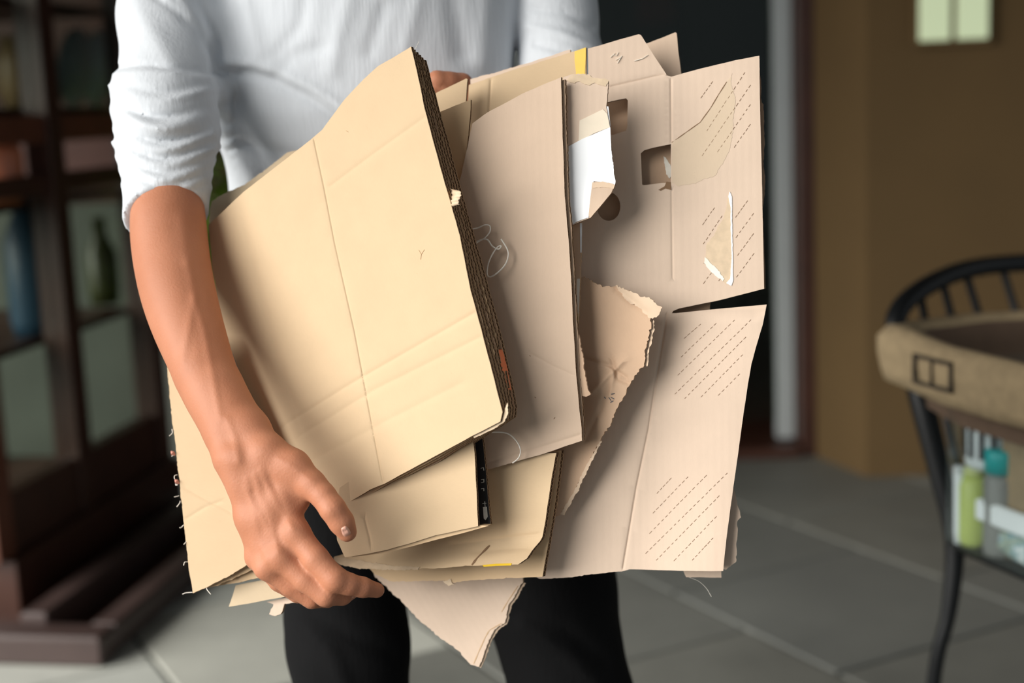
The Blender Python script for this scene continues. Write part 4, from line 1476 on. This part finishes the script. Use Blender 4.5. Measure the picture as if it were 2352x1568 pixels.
s5l.build('panel', [(1120, 1030), (1289, 1034), (1283, 1090), (1275, 1150), (1262, 1230), (1246, 1324), (1180, 1327), (1100, 1331), (1040, 1338), (1020, 1333), (960, 1335), (900, 1334), (862, 1320), (840, 1295), (900, 1150)], (TAN2, EDGE, BACKM), t5l, torn=(6, 7, 8, 9, 10, 11), tamp=2.5, thick=0.0072)
s5l.patch('torn_tab', [(1018, 1334), (1036, 1329), (1039, 1338), (1046, 1341), (1030, 1345)], GLUET, t5l, 0.001, 0.002, range(5), 2)

# -- 6: torn brown piece
A6 = [(1340, 650, 1.452), (1500, 700, 1.436), (1290, 1180, 1.468)]
s6 = Sheet(A6, lambda x, y: 0.006 * math.sin((x + y) / 120.0) - 0.006 * sstep(1380, 1330, x) + 0.008 * sstep(1450, 1510, x), 0.5, 0.003)
s6.creases = [([(1345, 825), (1400, 840), (1440, 868)], 5, 0.003), ([(1405, 825), (1420, 870), (1445, 880)], 5, 0.003), ([(1360, 900), (1400, 860), (1430, 830)], 6, -0.0028), ([(1414, 662), (1450, 690), (1490, 722)], 7, 0.003), ([(1345, 1010), (1380, 940), (1400, 890)], 6, 0.002), ([(1380, 835), (1412, 850), (1400, 905)], 5, -0.002)]
t6 = thing('torn_cardboard_piece', s6.pt(1290, 1181), 'crumpled brown torn piece jutting right behind the rose-brown box, ragged edges', CATC)
torn6 = [(1335, 637), (1358, 644), (1389, 657), (1414, 657), (1452, 674), (1480, 681), (1492, 684), (1508, 701), (1513, 716), (1494, 731), (1496, 755), (1484, 800), (1479, 839), (1456, 867), (1445, 888), (1417, 937), (1398, 981), (1375, 1019), (1349, 1070), (1324, 1121), (1290, 1181), (1266, 1190), (1270, 1000), (1290, 800), (1310, 660)]
s6.build('board', torn6, (BROWN, EDGE_L, BACKM), t6, torn=range(0, 20), tamp=6.5, grid=11, step=7)
s6.patch('torn_edge', [(1414, 655), (1452, 671), (1492, 682), (1510, 701), (1522, 706), (1516, 718), (1500, 732), (1488, 728), (1470, 708), (1440, 690)], PLY, t6, 0.0012, 0.0012, range(10), 5)
s6.patch('torn_edge', [(1500, 735), (1502, 760), (1490, 805), (1485, 842), (1480, 838), (1487, 800), (1494, 760)], PLY, t6, -0.004, 0.001, range(7), 3)
s6.patch('torn_edge', [(1375, 1019), (1382, 1012), (1352, 1075), (1330, 1122), (1296, 1183), (1286, 1180), (1318, 1128), (1345, 1072)], PLY, t6, 0.0006, 0.002, range(8), 3)
s6.strokes('grey_print', [((1398, 912), (1404, 920)), ((1404, 905), (1412, 903)), ((1403, 912), (1411, 916)), ((1402, 924), (1409, 920)), ((1388, 911), (1391, 915))], INKG, t6, 3.4)

# -- 7: big cut-out box at the right
A7 = [(1400, 300, 1.482), (1745, 400, 1.458), (1440, 1300, 1.478)]


def b7(x, y):
    v = 0.0
    if y < 716:
        v += 0.006 * sstep(1541, 1760, x)
    else:
        fx = 1532 - (y - 720) * 0.175
        v += 0.018 * sstep(0, 230, x - fx) - 0.004 * math.sin(min(1, max(0, (y - 720) / 590)) * math.pi)
    return v


s7 = Sheet(A7, b7, 0.01)
s7.creases = [([(1541, 178), (1542, 330)], 2.5, 0.0012), ([(1543, 440), (1545, 640)], 2.5, 0.0010), ([(1531, 722), (1510, 850), (1490, 985), (1462, 1120), (1431, 1306)], 2.6, 0.0016), ([(1404, 199), (1470, 184), (1524, 171)], 3, 0.0012)]
t7 = boxthing('big rose-brown cut-out box at the right with square holes and dashed cuts', s7, 1440, 1309)
hole1 = [(1380, 238), (1420, 229), (1438, 226), (1442, 230), (1441, 290), (1438, 300), (1410, 309), (1380, 314)]
hole2 = [(1480, 345), (1500, 339), (1541, 331), (1541, 420), (1520, 420), (1480, 425), (1475, 424), (1472, 352)]
hole3 = [(1398 + 27 * math.cos(a * math.pi / 12), 474 + 33 * math.sin(a * math.pi / 12)) for a in range(24)]
main7 = [(1352, 215), (1404, 199), (1470, 184), (1524, 171), (1542, 176), (1600, 160), (1690, 138), (1744, 128), (1746, 260), (1750, 420), (1753, 560), (1755, 663), (1700, 677), (1640, 692), (1560, 708), (1546, 714), (1543, 719), (1552, 719), (1628, 711), (1761, 699), (1752, 745), (1737, 795), (1726, 835), (1718, 880), (1710, 935), (1698, 1020), (1690, 1080), (1680, 1150), (1668, 1240), (1661, 1311), (1600, 1311), (1520, 1309), (1446, 1307), (1428, 1312), (1380, 1316), (1320, 1324), (1250, 1329), (1200, 1320), (1190, 1100), (1250, 800), (1300, 500), (1330, 300)]
s7.build('panel', main7, (PINK2, EDGE, BACKM), t7, holes=(hole1, hole2, hole3), torn=(33, 34, 35, 36), tamp=2.6, wob=0.5)
s7.patch('top_flap', [(1350, 111), (1380, 103), (1420, 91), (1467, 78), (1472, 80), (1500, 124), (1531, 171), (1522, 173), (1470, 186), (1404, 201), (1352, 216)], PINK2, t7, -0.0012, 0.004)
s7.strokes('crease_line', poly_segs([(1530, 722), (1510, 850), (1490, 985), (1462, 1120), (1431, 1306)]), CREASE, t7, 1.7, -0.0010)
s7.strokes('fold_rubs', [((1402, 132), (1412, 122)), ((1408, 126), (1417, 128)), ((1416, 128), (1420, 120)), ((1414, 138), (1424, 132)), ((1418, 145), (1428, 128)), ((1456, 140), (1476, 134)), ((1476, 134), (1488, 126))], GLUEW, t7, 1.3, 0.0002)
s7.patch('peeled_area', [(1543, 326), (1556, 318), (1577, 303), (1608, 281), (1632, 248), (1651, 216), (1672, 184), (1682, 168), (1679, 195), (1690, 230), (1682, 300), (1676, 345), (1662, 372), (1640, 404), (1600, 420), (1560, 428), (1543, 420)], PEEL, t7, 0.00025, 0.0002, (6, 7, 8, 9, 10, 11, 12, 13, 14, 15), 3.5)
s7.strokes('tear_line', poly_segs([(1543, 327), (1556, 318), (1577, 303), (1608, 281), (1632, 248), (1651, 216), (1669, 188)]), CUT, t7, 1.9, 0.0006)
s7.patch('hole_tear', [(1512, 436), (1526, 428), (1531, 417), (1541, 418), (1542, 436), (1528, 433), (1518, 438)], CUT, t7, 0.0003)
s7.patch('tape_remnant', [(1676, 441), (1670, 458), (1668, 480), (1660, 505), (1648, 520), (1636, 545), (1622, 565), (1618, 600), (1632, 615), (1650, 630), (1666, 652), (1680, 648), (1682, 600), (1681, 540), (1680, 480)], GLUET, t7, 0.0004, 0.0003, range(15), 3)
s7.patch('white_tape_strip', [(1676, 440), (1681, 452), (1682, 520), (1684, 600), (1684, 640), (1680, 656), (1668, 650), (1677, 640), (1680, 590), (1678, 520), (1678, 475), (1673, 452)], WHITE, t7, 0.0009, 0.0003, range(12), 1.2)
s7.patch('white_residue', [(1619, 590), (1634, 606), (1650, 622), (1664, 640), (1660, 646), (1645, 634), (1628, 618), (1617, 604)], GLUEW, t7, 0.0009, 0.0003, range(8), 2.5)
c8 = lambda X, Y: (1400 + X / 1.96, 550 + Y / 1.96)
rowsA = [(c8(*a), c8(*b)) for a, b in (((410, 380), (335, 445)), ((480, 376), (320, 530)), ((562, 362), (305, 612)), ((637, 360), (292, 697)), ((614, 438), (335, 718)), ((598, 518), (410, 710)), ((586, 604), (488, 702)))]
rowsB = [(c8(*a), c8(*b)) for a, b in (((278, 1072), (212, 1143)), ((353, 1067), (194, 1232)), ((436, 1060), (180, 1322)), ((530, 1050), (163, 1412)), ((494, 1152), (208, 1445)), ((481, 1245), (290, 1445)), ((466, 1342), (370, 1445)))]
c5 = lambda X, Y: (1200 + X / 3.137, 50 + Y / 3.137)
rowsC = [(c5(*a), c5(*b)) for a, b in (((1370, 430), (1285, 550)), ((1602, 365), (1325, 790)), ((1642, 455), (1295, 965)), ((1642, 595), (1405, 938)), ((1642, 737), (1525, 905)))]
c3 = lambda X, Y: (1300 + X / 2.236, Y / 2.236)
rowsD = [(c3(*a), c3(*b)) for a, b in (((762, 1066), (700, 1155)), ((802, 1108), (704, 1254)), ((932, 1030), (868, 1118)), ((963, 1095), (872, 1220)), ((963, 1198), (880, 1312)), ((966, 1300), (874, 1424)), ((746, 1400), (706, 1455)), ((740, 1318), (704, 1355)), ((800, 1420), (784, 1442)))]
for rows in (rowsA, rowsB, rowsC, rowsD):
    s7.strokes('dashed_cuts', dashes(rows), CUT, t7, 1.7, 0.0004)

# -- layers behind the cut-out box
A8 = [(x, y, d + 0.020) for x, y, d in A7]
s8 = Sheet(A8, lambda x, y: 0.012 * sstep(1700, 1760, x), 0.0)
t8 = thing('cardboard_sheet', s8.pt(1640, 760), 'rose-brown panel behind the square holes, its wavy right edge just showing', CATC)
s8.build('panel', [(1350, 240), (1400, 205), (1540, 178), (1700, 150), (1744, 142), (1747, 180), (1750, 235), (1754, 240), (1755, 300), (1757, 330), (1753, 370), (1758, 415), (1756, 450), (1752, 480), (1755, 560), (1758, 662), (1700, 676), (1632, 692), (1630, 716), (1629, 760), (1400, 800), (1360, 500)], (BROWN, EDGE_L, BACKM), t8, torn=(4, 5, 6, 7, 8, 9, 10, 11, 12, 13), tamp=1.6)
s8.patch('clear_tape', [(1524, 359), (1530, 362), (1540, 378), (1544, 400), (1538, 410), (1530, 400)], GLUEW, t8, 0.0006, 0.0004, range(6), 2)
s8b = Sheet([(x, y, d + 0.012) for x, y, d in A7], lambda x, y: 0.012 * sstep(0, 230, x - 1480), 0.0)
t8b = thing('torn_cardboard_piece', s8b.pt(1690, 1300), 'small torn piece peeking out at the lower right edge of the cut-out box', CATC)
s8b.build('board', [(1684, 1120), (1690, 1140), (1696, 1165), (1702, 1188), (1694, 1196), (1694, 1225), (1692, 1262), (1691, 1290), (1678, 1300), (1668, 1308), (1560, 1290), (1560, 1130)], (PINK2, EDGE_L, BACKM), t8b, torn=range(0, 9), tamp=2.5)
s8c = Sheet([(x, y, d + 0.030) for x, y, d in A7], None, 0.0)
t8c = thing('cardboard_tab', s8c.pt(1615, 1326), 'small straight tab sticking out below the cut-out box, bottom right', CATC)
s8c.build('board', [(1560, 1180), (1656, 1180), (1657, 1326), (1576, 1325), (1570, 1312)], (PINK2, EDGE_L, BACKM), t8c)
s9 = Sheet([(1490, 110, 1.520), (1560, 170, 1.512), (1500, 230, 1.520)], None, 0.1)
t9 = thing('cardboard_flap', s9.pt(1545, 240), 'rose-brown pointed flap behind the top of the cut-out box, highest corner', CATC)
s9.build('board', [(1482, 101), (1520, 87), (1551, 74), (1554, 76), (1558, 120), (1565, 172), (1562, 250), (1480, 250)], (PINK, EDGE, BACKM), t9)
s10 = Sheet([(1078, 200, 1.530), (1320, 130, 1.500), (1200, 350, 1.515)], None, 1.4)
s10.creases = [([(1128, 180), (1124, 250), (1122, 300)], 3, 0.0012)]
t10 = thing('cardboard_sheet', s10.pt(1200, 400), 'tan panel across the top behind the rose-brown box, yellow tape at its end', CATC)
s10.build('panel', [(1077, 195), (1120, 180), (1180, 160), (1250, 139), (1319, 118), (1347, 109), (1347, 180), (1345, 420), (1080, 440), (1074, 250)], (TAN, EDGE, BACKM), t10, torn=(1, 2, 3), tamp=1.2)
s10.patch('yellow_tape', [(1320, 118), (1334, 113), (1346, 109), (1346, 130), (1344, 168), (1342, 200), (1324, 205), (1323, 165), (1320, 140)], YELLOW, t10, 0.0006)
s10l = Sheet([(1078, 200, 1.548), (1320, 130, 1.516), (1200, 350, 1.533)], None, 1.4)
t10l = thing('cardboard_sheet', s10l.pt(1200, 300), 'pale rose sheet edge showing above the tan panel at the top', CATC)
s10l.build('board', [(1080, 182), (1140, 166), (1200, 148), (1260, 130), (1310, 114), (1310, 300), (1090, 300)], (PINK2, EDGE_L, BACKM), t10l, torn=(0, 1, 2, 3), tamp=1.4)
s11 = Sheet([(1000, 215, 1.508), (1070, 185, 1.500), (1060, 260, 1.502)], None, 1.2)
t11 = thing('cardboard_flap', s11.pt(1030, 300), 'small pale tan flap by the hidden left hand, above the curved flap', CATC)
s11.build('board', [(985, 222), (1010, 209), (1040, 195), (1071, 180), (1074, 182), (1070, 232), (1066, 300), (990, 310)], (TAN, EDGE, BACKM), t11)
s12 = Sheet([(1010, 260, 1.470), (1080, 232, 1.462), (1055, 440, 1.470)], lambda x, y: 0.006 * sstep(1010, 1078, x), 1.4)
t12 = thing('cardboard_flap', s12.pt(1040, 440), 'tapering curved tan flap between the front stack and the rose-brown box', CATC)
s12.build('board', [(985, 268), (1012, 256), (1046, 242), (1081, 229), (1080, 262), (1076, 310), (1068, 370), (1060, 425), (1054, 460), (1030, 470), (1000, 400)], (TAN2, EDGE, BACKM), t12)

# -- bottom triangle, torn
A13 = [(900, 1350, 1.570), (1190, 1350, 1.53), (1090, 1525, 1.535)]
s13 = Sheet(A13, None, 0.6)
t13 = thing('torn_cardboard_piece', s13.pt(1095, 1530), 'pale triangular torn piece pointing down below the bundle', CATC)
tri = [(1000, 1200), (1200, 1250), (1201, 1338), (1186, 1362), (1170, 1385), (1164, 1407), (1158, 1432), (1136, 1445), (1128, 1462), (1112, 1500), (1100, 1531), (1081, 1526), (1055, 1496), (1025, 1475), (1000, 1458), (965, 1425), (930, 1390), (885, 1345), (860, 1322), (840, 1260)]
s13.build('board', tri, (PINK2, EDGE_L, BACKM), t13, torn=range(2, 18), tamp=3.5, step=7)
s13.creases = []
s13.patch('torn_edge', [(1201, 1338), (1206, 1340), (1176, 1386), (1168, 1408), (1162, 1434), (1142, 1448), (1132, 1464), (1116, 1502), (1102, 1534), (1090, 1528), (1098, 1506), (1114, 1462), (1122, 1446), (1150, 1430), (1154, 1408), (1160, 1384)], PLY, t13, -0.003, 0.002, range(16), 3)
s13.strokes('score_line', poly_segs([(1088, 1524), (1098, 1500), (1115, 1462), (1124, 1447), (1152, 1431)]) + poly_segs([(1152, 1405), (1168, 1378), (1190, 1345)]), CREASE, t13, 2.2, 0.0003)

# -- left tan panel behind the hand
A14 = [(395, 850, 1.532), (442, 1355, 1.498), (640, 1280, 1.478)]
s14 = Sheet(A14, lambda x, y: 0.004 * math.sin(y / 150.0), 1.2)
s14.creases = [([(425, 1120), (470, 1145), (530, 1175)], 4, 0.0008), ([(430, 1190), (470, 1165), (510, 1150)], 4, 0.0006)]
t14 = thing('cardboard_sheet', s14.pt(443, 1362), 'tan panel at the far left behind the wrist, with frayed threads at its edge', CATC)
p14 = [(384, 845), (386, 870), (392, 930), (405, 1040), (420, 1180), (433, 1300), (443, 1362), (470, 1351), (500, 1336), (530, 1320), (565, 1298), (598, 1281), (640, 1255), (700, 1215), (690, 1150), (640, 1050), (560, 900), (500, 780), (420, 780), (388, 820)]
s14.build('panel', p14, (TAN, EDGE_L, BACKM), t14, torn=(0, 1, 2, 3, 4, 6, 7, 8, 9, 10), tamp=1.6)
fz = MB()
for (x, y, dx, dy) in ((394, 985, -3, 16), (406, 1090, -3, 10), (404, 1105, 6, 8), (410, 1138, -8, 3), (413, 1150, -5, 14), (421, 1205, -6, 6), (428, 1240, -4, 10), (430, 1290, -6, 8), (441, 1360, -20, 4), (474, 1350, 12, 14), (400, 1040, -4, 8)):
    p0, p2 = s14.pt(x, y, -0.001), s14.pt(x + dx, y + dy, 0.002)
    fz.tube(catmull([p0, p0.lerp(p2, 0.5) + V((rnd.uniform(-.002, .002), 0, rnd.uniform(-.002, .002))), p2], 4), 0.0005, 5)
tag(fz.build('frayed_threads', THREADW, t14), None, None, None, 'stuff')
fp = MB()
for (x, y) in ((399, 1041), (408, 1106)):
    fp.tube([s14.pt(x - 5, y - 4, 0), s14.pt(x, y, 0.002), s14.pt(x + 3, y + 4, 0)], [0.0012, 0.0024, 0.001], 6)
tag(fp.build('pink_tufts', plain('pink_fibre', (0.55, 0.24, 0.18), 0.8), t14), None, None, None, 'stuff')
s15 = Sheet([(x, y, d + 0.008) for x, y, d in A14], None, 1.2)
t15 = thing('cardboard_sheet', s15.pt(500, 1350), 'shaded tan sheet under the far left panel, touching the little finger', CATC)
s15.build('board', [(474, 1350), (500, 1346), (520, 1334), (560, 1318), (600, 1296), (650, 1290), (690, 1260), (690, 1200), (560, 1200), (480, 1280)], (TAN2, EDGE_L, BACKM), t15, torn=(0, 1, 2, 3, 4), tamp=2.5)
s15b = Sheet([(x, y, d + 0.016) for x, y, d in A14], None, 1.2)
t15b = thing('cardboard_sheet', s15b.pt(560, 1330), 'second shaded sheet under the far left panel, above the pale flap', CATC)
s15b.build('board', [(500, 1345), (560, 1335), (610, 1322), (655, 1318), (690, 1290), (690, 1220), (560, 1230)], (TAN2, EDGE_L, BACKM), t15b, torn=(0, 1, 2), tamp=1.5)
s16 = Sheet([(x, y, d + 0.026) for x, y, d in A14], None, 0.4)
t16 = thing('cardboard_flap', s16.pt(530, 1393), 'pale straight flap poking out under the hand at the left', CATC)
s16.build('board', [(525, 1393), (534, 1368), (541, 1344), (600, 1332), (660, 1318), (700, 1300), (720, 1350), (668, 1368), (620, 1376), (570, 1386)], (GREYT, EDGE_L, BACKM), t16)
s17 = Sheet([(x, y, d + 0.034) for x, y, d in A14], None, 0.4)
t17 = thing('torn_cardboard_scrap', s17.pt(632, 1412), 'tiny torn scrap hanging below the hand, next to the trouser leg', CATC)
s17.build('board', [(612, 1382), (640, 1376), (680, 1366), (690, 1380), (653, 1386), (650, 1398), (644, 1410), (632, 1414), (618, 1410), (622, 1398), (628, 1388)], (PINK2, EDGE_L, BACKM), t17, torn=range(3, 11), tamp=2)
s18 = Sheet([(480, 500, 1.590), (640, 390, 1.560), (560, 520, 1.575)], lambda x, y: 0.008 * math.sin((y - 430) / 25.0), 1.0)
t18 = thing('curled_cardboard', s18.pt(560, 540), 'curled grey-tan edge behind the front box, between it and the cuff', CATC)
s18.build('board', [(480, 508), (482, 480), (486, 462), (500, 452), (530, 438), (566, 420), (606, 392), (660, 350), (700, 340), (700, 480), (600, 560), (500, 560)], (GREYT, EDGE_L, BACKM), t18, torn=(0, 1, 2, 3, 4, 5), tamp=2.0)

# -- loose threads
def thread(label, pts, r=0.0006):
    th = MB().tube(catmull(pts, 8), r, 6)
    o = th.build('loose_thread', THREADW, None, True)
    return tag(o, label, 'thread', 'loose threads')


S2 = lambda x, y, o=0.012: s2.pt(x, y, o)
thread('looped white string tangled against the rose-brown box', [S2(1092, 566), S2(1110, 553), S2(1128, 551), S2(1140, 566), S2(1154, 573), S2(1160, 566), S2(1152, 568), S2(1140, 585), S2(1131, 605), S2(1128, 628), S2(1134, 636), S2(1150, 628), S2(1168, 610), S2(1176, 590), S2(1174, 573), S2(1160, 550)], 0.0008)
thread('short kinked string above the string loop, at the stack edge', [S2(1094, 528, 0.016), S2(1108, 524), S2(1122, 518), S2(1134, 520), S2(1134, 534), S2(1122, 548), S2(1108, 556), S2(1094, 570, 0.016)], 0.0007)
thread('white thread arching below the front box corner onto the panel', [S2(1128, 990, 0.03), S2(1150, 988, 0.02), S2(1175, 993), S2(1195, 1010), S2(1204, 1030), S2(1200, 1048), S2(1186, 1060)], 0.0007)
th = [P(1584, 1326, 1.49), P(1604, 1334, 1.492), P(1622, 1350, 1.494), P(1634, 1370, 1.494)]
thread('hair-thin fibre hanging below the bottom right tab', th, 0.00022)
th = [P(944, 128, 1.46), P(954, 112, 1.462), P(963, 94, 1.464)]
thread('hair-thin fibre at the top corner of the front box', th, 0.00022)
